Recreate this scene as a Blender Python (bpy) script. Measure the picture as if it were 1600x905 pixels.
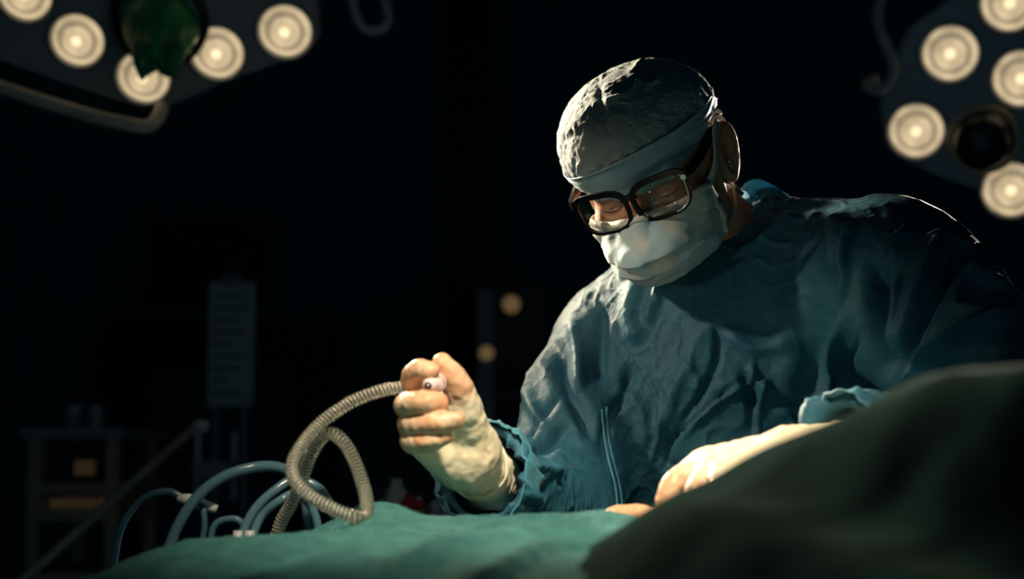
import bpy, bmesh, math, random
import numpy as np
from mathutils import Vector, Matrix

for o in list(bpy.data.objects):
    bpy.data.objects.remove(o)
SC = bpy.context.scene
COL = SC.collection
random.seed(7)
RNG = np.random.default_rng(11)

# ------------------------------------------------------------------ camera
F = 2400.0                      # focal length in pixels of the 1600 wide frame
CAM = np.array([0.0, 0.0, 1.15])
TILT = math.radians(6.0)
cd = bpy.data.cameras.new('camera')
cam = bpy.data.objects.new('camera', cd)
COL.objects.link(cam)
cam.location = CAM
cam.rotation_euler = (math.pi / 2 + TILT, 0, 0)
cd.sensor_width = 36
cd.lens = F * 36 / 1600
cd.clip_start = 0.05
cd.dof.use_dof = True
cd.dof.focus_distance = 1.62
cd.dof.aperture_fstop = 3.5
SC.camera = cam

# ------------------------------------------------------------------ world, light, exposure
w = bpy.data.worlds.new('world')
SC.world = w
w.use_nodes = True
w.node_tree.nodes['Background'].inputs[0].default_value = (0.10, 0.42, 0.60, 1)
w.node_tree.nodes['Background'].inputs[1].default_value = 0.075
SC.view_settings.view_transform = 'Standard'
SC.view_settings.look = 'None'
SC.view_settings.exposure = 0.0
SC.view_settings.gamma = 1.0
SC.view_settings.use_curve_mapping = False


def spot(name, loc, target, power, col, size=40, blend=0.6, radius=0.06):
    l = bpy.data.lights.new(name, 'SPOT')
    l.energy = power
    l.color = col
    l.spot_size = math.radians(size)
    l.spot_blend = blend
    l.shadow_soft_size = radius
    o = bpy.data.objects.new(name, l)
    COL.objects.link(o)
    o.location = loc
    d = Vector(target) - Vector(loc)
    o.rotation_euler = d.to_track_quat('-Z', 'Y').to_euler()
    return o


WARM = (1.0, 0.83, 0.58)
# overhead and side theatre lamps, out of frame, then an added low fill
spot('overhead_lamp_light', (0.08, 0.48, 2.25), (0.03, 1.32, 1.10), 165, WARM, 30, 0.85, 0.06)
spot('side_lamp_light', (-1.12, 1.20, 1.95), (0.06, 1.62, 1.22), 58, WARM, 22, 0.8, 0.04)
spot('low_bounce_fill', (-0.72, 0.72, 1.22), (0.115, 1.62, 1.33), 6, (1.0, 0.82, 0.64), 13, 0.9, 0.03)  # added face fill, stands in for light bounced up from the site
# the beams of the two lamps in view, behind the surgeon
spot('left_lamp_light', (-0.60, 2.58, 1.90), (0.06, 1.62, 1.50), 420, WARM, 32, 0.7, 0.12)
spot('right_lamp_light', (0.86, 2.86, 1.72), (0.30, 1.70, 1.36), 190, (1.0, 0.90, 0.74), 50, 0.5, 0.08)

# ------------------------------------------------------------------ helpers
CT, ST = math.cos(TILT), math.sin(TILT)
RC = np.array([[1, 0, 0], [0, CT, -ST], [0, ST, CT]])


def PC(px, py, d):
    """point at depth d, in the level frame that is tilted like the tripod head"""
    return np.array([(px - 800) / F * d, d, (452.5 - py) / F * d])


def toW(P):
    return np.asarray(P, float) @ RC.T + CAM


def PW(px, py, d):
    return toW(PC(px, py, d))


def unit(v):
    v = np.asarray(v, float)
    return v / np.linalg.norm(v)


WL = {}


def wl(o):
    return WL.get(o.name, np.zeros(3)) if o is not None else np.zeros(3)


def tag(o, label=None, cat=None, group=None, kind=None):
    if label: o['label'] = label
    if cat: o['category'] = cat
    if group: o['group'] = group
    if kind: o['kind'] = kind
    return o


def empty(name, loc, label=None, cat=None, group=None, kind=None):
    o = bpy.data.objects.new(name, None)
    o.empty_display_size = 0.05
    COL.objects.link(o)
    o.location = loc
    WL[o.name] = np.asarray(loc, float)
    return tag(o, label, cat, group, kind)


def build(name, V, Fc, mat, parent=None, smooth=True, label=None, cat=None, group=None, kind=None):
    V = np.asarray(V, float)
    c = (V.min(0) + V.max(0)) / 2
    if parent is None:
        c[2] = V[:, 2].min()
    me = bpy.data.meshes.new(name)
    if isinstance(Fc, np.ndarray):
        Fc = Fc.tolist()
    me.from_pydata((V - c).tolist(), [], Fc)
    me.update()
    if smooth:
        me.polygons.foreach_set('use_smooth', [True] * len(me.polygons))
    me.materials.append(mat)
    o = bpy.data.objects.new(name, me)
    COL.objects.link(o)
    o.location = c - wl(parent)
    if parent is not None:
        o.parent = parent
    WL[o.name] = c
    return tag(o, label, cat, group, kind)


def fixn(o):
    bm = bmesh.new()
    bm.from_mesh(o.data)
    bmesh.ops.recalc_face_normals(bm, faces=bm.faces)
    bm.to_mesh(o.data)
    bm.free()
    return o


class MB:
    """collects simple solids into one mesh (world coordinates)"""
    def __init__(s):
        s.V = []
        s.F = []

    def add(s, V, Fc):
        n = len(s.V)
        s.V += [tuple(v) for v in V]
        s.F += [tuple(i + n for i in f) for f in Fc]
        return s

    def box(s, c, size, R=None):
        c = np.asarray(c, float)
        h = np.asarray(size, float) / 2
        P = np.array([[x, y, z] for x in (-1, 1) for y in (-1, 1) for z in (-1, 1)]) * h
        if R is not None:
            P = P @ np.asarray(R).T
        return s.add(P + c, [(0, 1, 3, 2), (4, 6, 7, 5), (0, 4, 5, 1), (2, 3, 7, 6), (0, 2, 6, 4), (1, 5, 7, 3)])

    def tube(s, path, r, n=12, cap=True):
        V, Fc = tube(path, r, n, cap)
        return s.add(V, Fc)

    def disc(s, c, nrm, r, h, n=24):
        c = np.asarray(c, float)
        nrm = unit(nrm)
        return s.tube([c - nrm * h / 2, c + nrm * h / 2], r, n)

    def build(s, name, mat, parent=None, smooth=False, **k):
        return fixn(build(name, np.array(s.V), s.F, mat, parent, smooth, **k))


def frames(path):
    P = np.asarray(path, float)
    T = np.gradient(P, axis=0)
    T /= np.linalg.norm(T, axis=1)[:, None] + 1e-12
    up = np.array([0, 0, 1.0]) if abs(T[0][2]) < 0.9 else np.array([1.0, 0, 0])
    N = np.zeros_like(P)
    n = unit(np.cross(T[0], up))
    for i in range(len(P)):
        n = n - T[i] * np.dot(n, T[i])
        n /= np.linalg.norm(n) + 1e-12
        N[i] = n
    return P, T, N, np.cross(T, N)


def tube(path, r, n=12, cap=True):
    P, T, N, B = frames(path)
    r = np.broadcast_to(np.asarray(r, float), (len(P),))
    a = np.arange(n) * 2 * math.pi / n
    V = (P[:, None] + (N[:, None] * np.cos(a)[None, :, None] + B[:, None] * np.sin(a)[None, :, None]) * r[:, None, None]).reshape(-1, 3)
    Fc = [(i * n + j, i * n + (j + 1) % n, (i + 1) * n + (j + 1) % n, (i + 1) * n + j) for i in range(len(P) - 1) for j in range(n)]
    if cap:
        Fc += [tuple(range(n))[::-1], tuple((len(P) - 1) * n + j for j in range(n))]
    return V, Fc


def ribbon(path, wdir, width, thick):
    """flat strap along a path; wdir gives its broad direction"""
    P = np.asarray(path, float)
    T = np.gradient(P, axis=0)
    T /= np.linalg.norm(T, axis=1)[:, None]
    Wd = np.broadcast_to(np.asarray(wdir, float), P.shape)
    Wd = Wd - T * (Wd * T).sum(1)[:, None]
    Wd = Wd / np.linalg.norm(Wd, axis=1)[:, None]
    N = np.cross(T, Wd)
    width = np.broadcast_to(np.asarray(width, float), (len(P),))[:, None] / 2
    V = np.stack([P + Wd * width + N * thick / 2, P - Wd * width + N * thick / 2,
                  P - Wd * width - N * thick / 2, P + Wd * width - N * thick / 2], 1).reshape(-1, 3)
    Fc = [(i * 4 + j, i * 4 + (j + 1) % 4, i * 4 + 4 + (j + 1) % 4, i * 4 + 4 + j) for i in range(len(P) - 1) for j in range(4)]
    e = (len(P) - 1) * 4
    return V, Fc + [(0, 3, 2, 1), (e, e + 1, e + 2, e + 3)]


def spline(pts, n):
    """Catmull-Rom through pts, n samples"""
    P = np.asarray(pts, float)
    P = np.vstack([2 * P[0] - P[1], P, 2 * P[-1] - P[-2]])
    m = len(P) - 3
    t = np.linspace(0, m - 1e-9, n)
    i = t.astype(int)
    u = (t - i)[:, None]
    a, b, c, d = P[i], P[i + 1], P[i + 2], P[i + 3]
    return 0.5 * (2 * b + (c - a) * u + (2 * a - 5 * b + 4 * c - d) * u ** 2 + (3 * b - a - 3 * c + d) * u ** 3)


def resample(P, step):
    s = np.r_[0, np.cumsum(np.linalg.norm(np.diff(P, axis=0), axis=1))]
    n = max(2, int(s[-1] / step))
    q = np.linspace(0, s[-1], n)
    return np.stack([np.interp(q, s, P[:, k]) for k in range(3)], 1)


# -- noise
_perm = np.random.default_rng(3).permutation(256)
_perm = np.r_[_perm, _perm, _perm]
_grad = np.random.default_rng(4).normal(size=(256, 3))
_grad /= np.linalg.norm(_grad, axis=1)[:, None]


def noise(P):
    P = np.asarray(P, float)
    i = np.floor(P).astype(int)
    f = P - i
    i &= 255
    u = f * f * f * (f * (f * 6 - 15) + 10)
    out = 0
    for dx in (0, 1):
        for dy in (0, 1):
            for dz in (0, 1):
                h = _perm[_perm[_perm[(i[:, 0] + dx) & 255] + ((i[:, 1] + dy) & 255)] + ((i[:, 2] + dz) & 255)]
                g = (_grad[h] * (f - (dx, dy, dz))).sum(1)
                wt = (u[:, 0] if dx else 1 - u[:, 0]) * (u[:, 1] if dy else 1 - u[:, 1]) * (u[:, 2] if dz else 1 - u[:, 2])
                out = out + g * wt
    return out * 1.6


def ridged(P, sc, seed=0.0):
    Q = P * sc + seed
    Q = Q + 0.35 * np.stack([noise(Q * 0.6 + 9), noise(Q * 0.6 + 31), noise(Q * 0.6 + 57)], 1)
    return 1 - np.abs(noise(Q)) * 2


def sstep(a, b, x):
    t = np.clip((x - a) / (b - a), 0, 1)
    return t * t * (3 - 2 * t)


def crease(P, sc, seed=0.0):
    Q = P * sc + seed
    Q = Q + 0.5 * np.stack([noise(Q * 0.7 + 19), noise(Q * 0.7 + 41), noise(Q * 0.7 + 67)], 1)
    return np.exp(-np.abs(noise(Q)) / .09)


def facets(P, sc, seed=0):
    """crumpled-paper relief: distance to the nearest of scattered points, sharp ridges where cells meet"""
    Q = P * sc + seed
    Q = Q + 0.3 * np.stack([noise(Q * 0.8 + 3), noise(Q * 0.8 + 23), noise(Q * 0.8 + 43)], 1)
    i = np.floor(Q).astype(int)
    best = np.full(len(Q), 9.0)
    for dx in (-1, 0, 1):
        for dy in (-1, 0, 1):
            for dz in (-1, 0, 1):
                c = i + (dx, dy, dz)
                h = _perm[_perm[_perm[c[:, 0] & 255] + (c[:, 1] & 255)] + (c[:, 2] & 255)]
                p = c + 0.5 + 0.55 * _grad[h]
                best = np.minimum(best, ((Q - p) ** 2).sum(1))
    return np.sqrt(best)


# -- signed distance modelling
def smin(a, b, k):
    h = np.clip(0.5 + 0.5 * (b - a) / k, 0, 1)
    return b * (1 - h) + a * h - k * h * (1 - h)


def smax(a, b, k):
    return -smin(-a, -b, k)


def ell(P, c, r):
    q = (P - np.asarray(c)) / np.asarray(r)
    k0 = np.linalg.norm(q, axis=1)
    k1 = np.linalg.norm(q / np.asarray(r), axis=1) + 1e-9
    return k0 * (k0 - 1) / k1


def cone(P, a, b, ra, rb):
    a = np.asarray(a, float)
    b = np.asarray(b, float)
    d = b - a
    t = np.clip((P - a) @ d / (d @ d), 0, 1)
    return np.linalg.norm(P - a - t[:, None] * d, axis=1) - (ra + (rb - ra) * t)


def chain(P, pts, rs, k):
    v = None
    for i in range(len(pts) - 1):
        c = cone(P, pts[i], pts[i + 1], rs[i], rs[i + 1])
        v = c if v is None else smin(v, c, k)
    return v


def surface(sdf, lo, hi, h, coarse=5):
    lo = np.asarray(lo, float)
    hi = np.asarray(hi, float)
    m = np.ceil((hi - lo) / (h * coarse)).astype(int) + 1
    n = m * coarse
    ax = [lo[k] + (np.arange(m[k]) + 0.5) * coarse * h - h / 2 for k in range(3)]
    G = np.stack(np.meshgrid(*ax, indexing='ij'), -1).reshape(-1, 3)
    cv = sdf(G).reshape(m)
    near = np.abs(cv) < coarse * h * 1.35
    big = cv
    for k in range(3):
        big = np.repeat(big, coarse, k)
        near = np.repeat(near, coarse, k)
    big = big.astype(np.float64).copy()
    idx = np.argwhere(near)
    vals = np.empty(len(idx))
    for s in range(0, len(idx), 400000):
        vals[s:s + 400000] = sdf(lo + idx[s:s + 400000] * h)
    big[near] = vals
    S = big < 0
    x, y, z = (np.array(S.shape) - 1)
    cnt = np.zeros((x, y, z), np.int8)
    for dx in (0, 1):
        for dy in (0, 1):
            for dz in (0, 1):
                cnt += S[dx:dx + x, dy:dy + y, dz:dz + z]
    act = np.argwhere((cnt > 0) & (cnt < 8))
    vid = -np.ones((x, y, z), np.int64)
    vid[act[:, 0], act[:, 1], act[:, 2]] = np.arange(len(act))
    acc = np.zeros((len(act), 3))
    num = np.zeros(len(act))
    for k in range(3):
        for p in (0, 1):
            for q in (0, 1):
                o = np.zeros(3, int)
                o[(k + 1) % 3] = p
                o[(k + 2) % 3] = q
                e = o.copy()
                e[k] = 1
                A = act + o
                B = act + e
                va = big[A[:, 0], A[:, 1], A[:, 2]]
                vb = big[B[:, 0], B[:, 1], B[:, 2]]
                c = (va < 0) != (vb < 0)
                t = np.where(c, va / np.where(c, va - vb, 1), 0)
                pt = A + (B - A) * t[:, None]
                acc += pt * c[:, None]
                num += c
    V = lo + acc / num[:, None] * h
    quads = []
    for k in range(3):
        a, b = (k + 1) % 3, (k + 2) % 3
        sl0 = [slice(1, -1)] * 3
        sl0[k] = slice(0, -1)
        sl1 = list(sl0)
        sl1[k] = slice(1, None)
        s0 = S[tuple(sl0)]
        s1 = S[tuple(sl1)]
        C = np.argwhere(s0 != s1)
        off = np.ones(3, int)
        off[k] = 0
        C = C + off
        ea = np.zeros(3, int)
        ea[a] = 1
        eb = np.zeros(3, int)
        eb[b] = 1
        q = [C - ea - eb, C - eb, C, C - ea]
        Q = np.stack([vid[c[:, 0], c[:, 1], c[:, 2]] for c in q], 1)
        inside = S[C[:, 0], C[:, 1], C[:, 2]]
        Q[~inside] = Q[~inside][:, ::-1]
        quads.append(Q)
    return V, np.vstack(quads)


def vnormals(V, Q):
    a, b, c, d = (V[Q[:, i]] for i in range(4))
    n = np.cross(c - a, d - b)
    N = np.zeros_like(V)
    for i in range(4):
        np.add.at(N, Q[:, i], n)
    return N / (np.linalg.norm(N, axis=1)[:, None] + 1e-12)


def relax(V, Q, it=2, f=0.5):
    for _ in range(it):
        A = np.zeros_like(V)
        k = np.zeros(len(V))
        for i in range(4):
            for j in (1, 3):
                np.add.at(A, Q[:, i], V[Q[:, (i + j) % 4]])
                np.add.at(k, Q[:, i], 1)
        V = V + f * (A / np.maximum(k, 1)[:, None] - V)
    return V


def folds(V, N, flist, d0=None):
    """cloth ridges / valleys: (points on the front, width, height[, sharp]); V in the tilted frame"""
    px = 800 + F * V[:, 0] / V[:, 1]
    py = 452.5 - F * V[:, 2] / V[:, 1]
    view = V / np.linalg.norm(V, axis=1)[:, None]
    front = np.clip(-(N * view).sum(1) * 3 + 0.5, 0, 1)
    D = np.zeros(len(V))
    X = np.stack([px, py], 1)
    for f in flist:
        pts = spline(np.array(f[0], float), 6 * len(f[0])) if len(f[0]) > 2 else np.array(f[0], float)
        wd, am = f[1], f[2]
        sharp = len(f) > 3 and f[3]
        lo = pts.min(0) - 4 * wd
        hi = pts.max(0) + 4 * wd
        m = np.where((X > lo).all(1) & (X < hi).all(1) & (front > 0))[0]
        if not len(m):
            continue
        Y = X[m]
        best = np.full(len(m), 1e9)
        tt = np.zeros(len(m))
        L = len(pts) - 1
        for i in range(L):
            a, b = pts[i], pts[i + 1]
            e = b - a
            t = np.clip((Y - a) @ e / (e @ e), 0, 1)
            dd = np.linalg.norm(Y - a - t[:, None] * e, axis=1)
            u = dd < best
            best[u] = dd[u]
            tt[u] = (i + t[u]) / L
        env = np.clip(np.sin(np.clip(tt, 0.0, 1) * math.pi) * 1.6 + 0.15, 0, 1)
        pr = np.exp(-best / wd * 1.4) if sharp else np.exp(-(best / wd) ** 2)
        D[m] += am * pr * env
    return D * front


# ------------------------------------------------------------------ materials
def mat(name, col, rough=0.6, metal=0.0, sub=0.0, trans=0.0, ior=1.45, sheen=0.0, spec=0.5,
        col2=None, cscale=20.0, cdetail=4.0, bumps=(), emit=None, estr=0.0, translucent=0.0, attr=None, acol=None, subrad=None):
    m = bpy.data.materials.new(name)
    m.use_nodes = True
    nt = m.node_tree
    b = nt.nodes['Principled BSDF']
    L = nt.links.new
    b.inputs['Base Color'].default_value = (*col, 1)
    b.inputs['Roughness'].default_value = rough
    b.inputs['Metallic'].default_value = metal
    b.inputs['Subsurface Weight'].default_value = sub
    b.inputs['Subsurface Scale'].default_value = 0.008
    if subrad: b.inputs['Subsurface Radius'].default_value = subrad
    b.inputs['Transmission Weight'].default_value = trans
    b.inputs['IOR'].default_value = ior
    b.inputs['Sheen Weight'].default_value = sheen
    b.inputs['Specular IOR Level'].default_value = spec
    tc = nt.nodes.new('ShaderNodeTexCoord')
    csock = None
    if col2:
        n = nt.nodes.new('ShaderNodeTexNoise')
        n.inputs['Scale'].default_value = cscale
        n.inputs['Detail'].default_value = cdetail
        L(tc.outputs['Object'], n.inputs['Vector'])
        r = nt.nodes.new('ShaderNodeMapRange')
        r.inputs[1].default_value = 0.35
        r.inputs[2].default_value = 0.65
        L(n.outputs['Fac'], r.inputs[0])
        x = nt.nodes.new('ShaderNodeMix')
        x.data_type = 'RGBA'
        x.inputs[6].default_value = (*col, 1)
        x.inputs[7].default_value = (*col2, 1)
        L(r.outputs[0], x.inputs[0])
        csock = x.outputs[2]
    if attr:
        at = nt.nodes.new('ShaderNodeAttribute')
        at.attribute_name = attr
        x = nt.nodes.new('ShaderNodeMix')
        x.data_type = 'RGBA'
        x.inputs[6].default_value = (*col, 1)
        if csock: L(csock, x.inputs[6])
        x.inputs[7].default_value = (*acol, 1)
        L(at.outputs['Fac'], x.inputs[0])
        csock = x.outputs[2]
    if csock:
        L(csock, b.inputs['Base Color'])
    prev = None
    for kind, sc, strength, dist in bumps:
        if kind == 'noise':
            t = nt.nodes.new('ShaderNodeTexNoise')
            t.inputs['Scale'].default_value = sc
            t.inputs['Detail'].default_value = 5
            out = t.outputs['Fac']
        elif kind == 'ridge':
            t = nt.nodes.new('ShaderNodeTexNoise')
            t.noise_type = 'RIDGED_MULTIFRACTAL'
            t.inputs['Scale'].default_value = sc
            t.inputs['Detail'].default_value = 2
            t.inputs['Distortion'].default_value = 0.6
            out = t.outputs['Fac']
        elif kind == 'crease':
            t = nt.nodes.new('ShaderNodeTexVoronoi')
            t.feature = 'DISTANCE_TO_EDGE'
            t.inputs['Scale'].default_value = sc
            out = t.outputs['Distance']
        elif kind == 'cell':
            t = nt.nodes.new('ShaderNodeTexVoronoi')
            t.inputs['Scale'].default_value = sc
            out = t.outputs['Distance']
        else:
            t = nt.nodes.new('ShaderNodeTexWave')
            t.bands_direction = 'DIAGONAL'
            t.inputs['Scale'].default_value = sc
            t.inputs['Distortion'].default_value = 3
            t.inputs['Detail'].default_value = 2
            t.inputs['Detail Scale'].default_value = 0.3
            out = t.outputs['Fac']
        L(tc.outputs['Object'], t.inputs['Vector'])
        bp = nt.nodes.new('ShaderNodeBump')
        bp.inputs['Strength'].default_value = strength
        bp.inputs['Distance'].default_value = dist
        L(out, bp.inputs['Height'])
        if prev: L(prev, bp.inputs['Normal'])
        prev = bp.outputs['Normal']
    if prev:
        L(prev, b.inputs['Normal'])
    if emit:
        b.inputs['Emission Color'].default_value = (*emit, 1)
        b.inputs['Emission Strength'].default_value = estr
    if translucent:
        tl = nt.nodes.new('ShaderNodeBsdfTranslucent')
        tl.inputs[0].default_value = (*col, 1)
        if prev: L(prev, tl.inputs['Normal'])
        mx = nt.nodes.new('ShaderNodeMixShader')
        mx.inputs[0].default_value = translucent
        L(b.outputs[0], mx.inputs[1])
        L(tl.outputs[0], mx.inputs[2])
        L(mx.outputs[0], nt.nodes['Material Output'].inputs['Surface'])
    return m


M = {}
M['gown'] = mat('gown_cloth', (0.017, 0.090, 0.155), 0.60, sheen=0.0, spec=0.35, col2=(0.026, 0.125, 0.185), cscale=9,
                bumps=[('ridge', 20, 0.22, 0.005), ('ridge', 55, 0.2, 0.003), ('wave', 170, 0.14, 0.0008), ('cell', 450, 0.30, 0.0010)])
M['cuff'] = mat('cuff_cloth', (0.04, 0.20, 0.30), 0.6, sheen=0.1, bumps=[('noise', 70, 0.5, 0.004), ('noise', 600, 0.3, 0.0006)])
M['tie'] = mat('tie_cloth', (0.09, 0.36, 0.52), 0.5, bumps=[('noise', 80, 0.4, 0.003)], translucent=0.3)
M['scrub'] = mat('scrub_cloth', (0.012, 0.022, 0.034), 0.8, bumps=[('noise', 300, 0.3, 0.001)])
M['cap'] = mat('cap_cloth', (0.27, 0.34, 0.37), 0.75, sheen=0.2, col2=(0.22, 0.29, 0.32), cscale=40, translucent=0.12,
               bumps=[('noise', 110, 0.45, 0.004), ('noise', 420, 0.75, 0.0022), ('cell', 520, 0.45, 0.0012)])
M['band'] = mat('cap_band_cloth', (0.20, 0.34, 0.43), 0.65, sheen=0.2, bumps=[('noise', 420, 0.45, 0.0010), ('noise', 90, 0.2, 0.002)])
M['mask'] = mat('mask_cloth', (0.42, 0.62, 0.71), 0.7, sheen=0.2, col2=(0.66, 0.66, 0.62), cscale=30, cdetail=2,
                bumps=[('noise', 90, 0.25, 0.003), ('noise', 700, 0.25, 0.0006)], translucent=0.25)
M['binding'] = mat('mask_binding', (0.72, 0.70, 0.66), 0.75, bumps=[('cell', 500, 0.6, 0.001)], translucent=0.2)
M['skin'] = mat('skin', (0.47, 0.23, 0.145), 0.5, sub=0.4, col2=(0.38, 0.165, 0.10), cscale=45, subrad=(1.0, 0.28, 0.14),
                bumps=[('noise', 320, 0.25, 0.0010), ('cell', 900, 0.15, 0.0005)])
M['glove'] = mat('latex_glove', (0.80, 0.71, 0.52), 0.42, sub=0.25, col2=(0.76, 0.70, 0.56), cscale=35, attr='thin', acol=(0.68, 0.37, 0.22), subrad=(1.0, 0.45, 0.2),
                 bumps=[('noise', 130, 0.30, 0.0022), ('noise', 420, 0.20, 0.0008)])
M['hair'] = mat('grey_hair', (0.30, 0.23, 0.17), 0.5, spec=0.6)
M['lash'] = mat('dark_hair', (0.03, 0.018, 0.012), 0.9, spec=0.1)
M['frame'] = mat('black_acetate', (0.006, 0.006, 0.008), 0.30, spec=0.22, bumps=[('noise', 300, 0.03, 0.0003)])
M['steel'] = mat('steel', (0.62, 0.60, 0.56), 0.28, metal=1.0, bumps=[('noise', 200, 0.05, 0.0004)])
M['teal'] = mat('teal_drape', (0.040, 0.150, 0.156), 0.9, sheen=0.0, spec=0.15, col2=(0.060, 0.195, 0.198), cscale=60,
                bumps=[('cell', 330, 0.7, 0.003), ('noise', 240, 0.7, 0.004), ('ridge', 18, 0.5, 0.010)])
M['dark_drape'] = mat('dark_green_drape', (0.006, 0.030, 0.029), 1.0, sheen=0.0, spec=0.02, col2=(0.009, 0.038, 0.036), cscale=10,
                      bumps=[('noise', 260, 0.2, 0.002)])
M['hose'] = mat('clear_corrugated_plastic', (0.86, 0.86, 0.80), 0.06, trans=0.97, ior=1.35, spec=0.9, bumps=[('noise', 150, 0.1, 0.001)])
M['coil'] = mat('hose_coil', (0.86, 0.84, 0.76), 0.22, metal=0.3, bumps=[('noise', 150, 0.1, 0.001)])
M['tubing'] = mat('clear_blue_tubing', (0.10, 0.22, 0.30), 0.15, trans=0.4, ior=1.3, spec=0.7, bumps=[('noise', 150, 0.1, 0.001)])
M['connector'] = mat('pale_plastic', (0.86, 0.66, 0.68), 0.35, sub=0.1, bumps=[('noise', 200, 0.1, 0.0006)])
M['hole'] = mat('dark_bore', (0.01, 0.01, 0.015), 0.4, bumps=[('noise', 200, 0.1, 0.0006)])
M['lamp'] = mat('lamp_housing', (0.34, 0.37, 0.42), 0.55, col2=(0.30, 0.33, 0.38), cscale=3, bumps=[('noise', 60, 0.05, 0.001)])
M['rail'] = mat('lamp_rail', (0.60, 0.57, 0.52), 0.4, bumps=[('noise', 60, 0.05, 0.001)])
M['green'] = mat('green_handle_cover', (0.010, 0.30, 0.12), 0.5, trans=0.1, bumps=[('noise', 60, 0.5, 0.006)])
M['black'] = mat('black_plastic', (0.010, 0.011, 0.013), 0.4, bumps=[('noise', 90, 0.08, 0.001)])
M['wall'] = mat('wall_paint', (0.13, 0.20, 0.24), 0.8, col2=(0.115, 0.18, 0.22), cscale=1.5, bumps=[('noise', 90, 0.1, 0.002)])
M['wall_dark'] = mat('dark_panel', (0.015, 0.020, 0.026), 0.6, bumps=[('noise', 60, 0.1, 0.002)])
M['door'] = mat('door_laminate', (0.045, 0.070, 0.10), 0.5, bumps=[('noise', 60, 0.1, 0.002)])
M['floor'] = mat('vinyl_floor', (0.05, 0.065, 0.07), 0.35, col2=(0.04, 0.055, 0.06), cscale=4, bumps=[('noise', 40, 0.05, 0.001)])
M['ceil'] = mat('ceiling_paint', (0.05, 0.06, 0.065), 0.85, bumps=[('noise', 60, 0.1, 0.002)])
M['paper'] = mat('chart_paper', (0.80, 0.82, 0.78), 0.8, col2=(0.74, 0.78, 0.75), cscale=10, bumps=[('noise', 60, 0.1, 0.001)])
M['ink'] = mat('ink', (0.06, 0.07, 0.08), 0.7, bumps=[('noise', 60, 0.1, 0.001)])
M['cart'] = mat('cart_paint', (0.55, 0.42, 0.28), 0.45, bumps=[('noise', 60, 0.06, 0.001)])
M['device'] = mat('device_shell', (0.80, 0.58, 0.36), 0.5, bumps=[('noise', 60, 0.06, 0.001)])
M['greyplastic'] = mat('grey_plastic', (0.34, 0.38, 0.41), 0.4, bumps=[('noise', 60, 0.06, 0.001)])
M['white'] = mat('white_plastic', (0.62, 0.66, 0.68), 0.35, bumps=[('noise', 60, 0.06, 0.001)])
M['red'] = mat('red_plastic', (0.50, 0.02, 0.02), 0.35, bumps=[('noise', 60, 0.06, 0.001)])
M['pad'] = mat('table_pad', (0.02, 0.022, 0.025), 0.6, bumps=[('noise', 120, 0.1, 0.001)])


def lens_material():
    m = bpy.data.materials.new('spectacle_glass')
    m.use_nodes = True
    nt = m.node_tree
    nt.nodes.remove(nt.nodes['Principled BSDF'])
    tr = nt.nodes.new('ShaderNodeBsdfTransparent')
    tr.inputs[0].default_value = (0.95, 0.96, 0.94, 1)
    gl = nt.nodes.new('ShaderNodeBsdfGlossy')
    gl.inputs['Roughness'].default_value = 0.03
    lw = nt.nodes.new('ShaderNodeLayerWeight')
    lw.inputs[0].default_value = 0.5
    pw = nt.nodes.new('ShaderNodeMath'); pw.operation = 'POWER'; pw.inputs[1].default_value = 4.0
    nt.links.new(lw.outputs['Facing'], pw.inputs[0])
    fr = nt.nodes.new('ShaderNodeMath'); fr.operation = 'MULTIPLY_ADD'; fr.inputs[1].default_value = 0.7; fr.inputs[2].default_value = 0.035
    nt.links.new(pw.outputs[0], fr.inputs[0])
    mx = nt.nodes.new('ShaderNodeMixShader')
    nt.links.new(fr.outputs[0], mx.inputs[0])
    nt.links.new(tr.outputs[0], mx.inputs[1])
    nt.links.new(gl.outputs[0], mx.inputs[2])
    nt.links.new(mx.outputs[0], nt.nodes['Material Output'].inputs['Surface'])
    return m


M['glass'] = lens_material()


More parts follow.
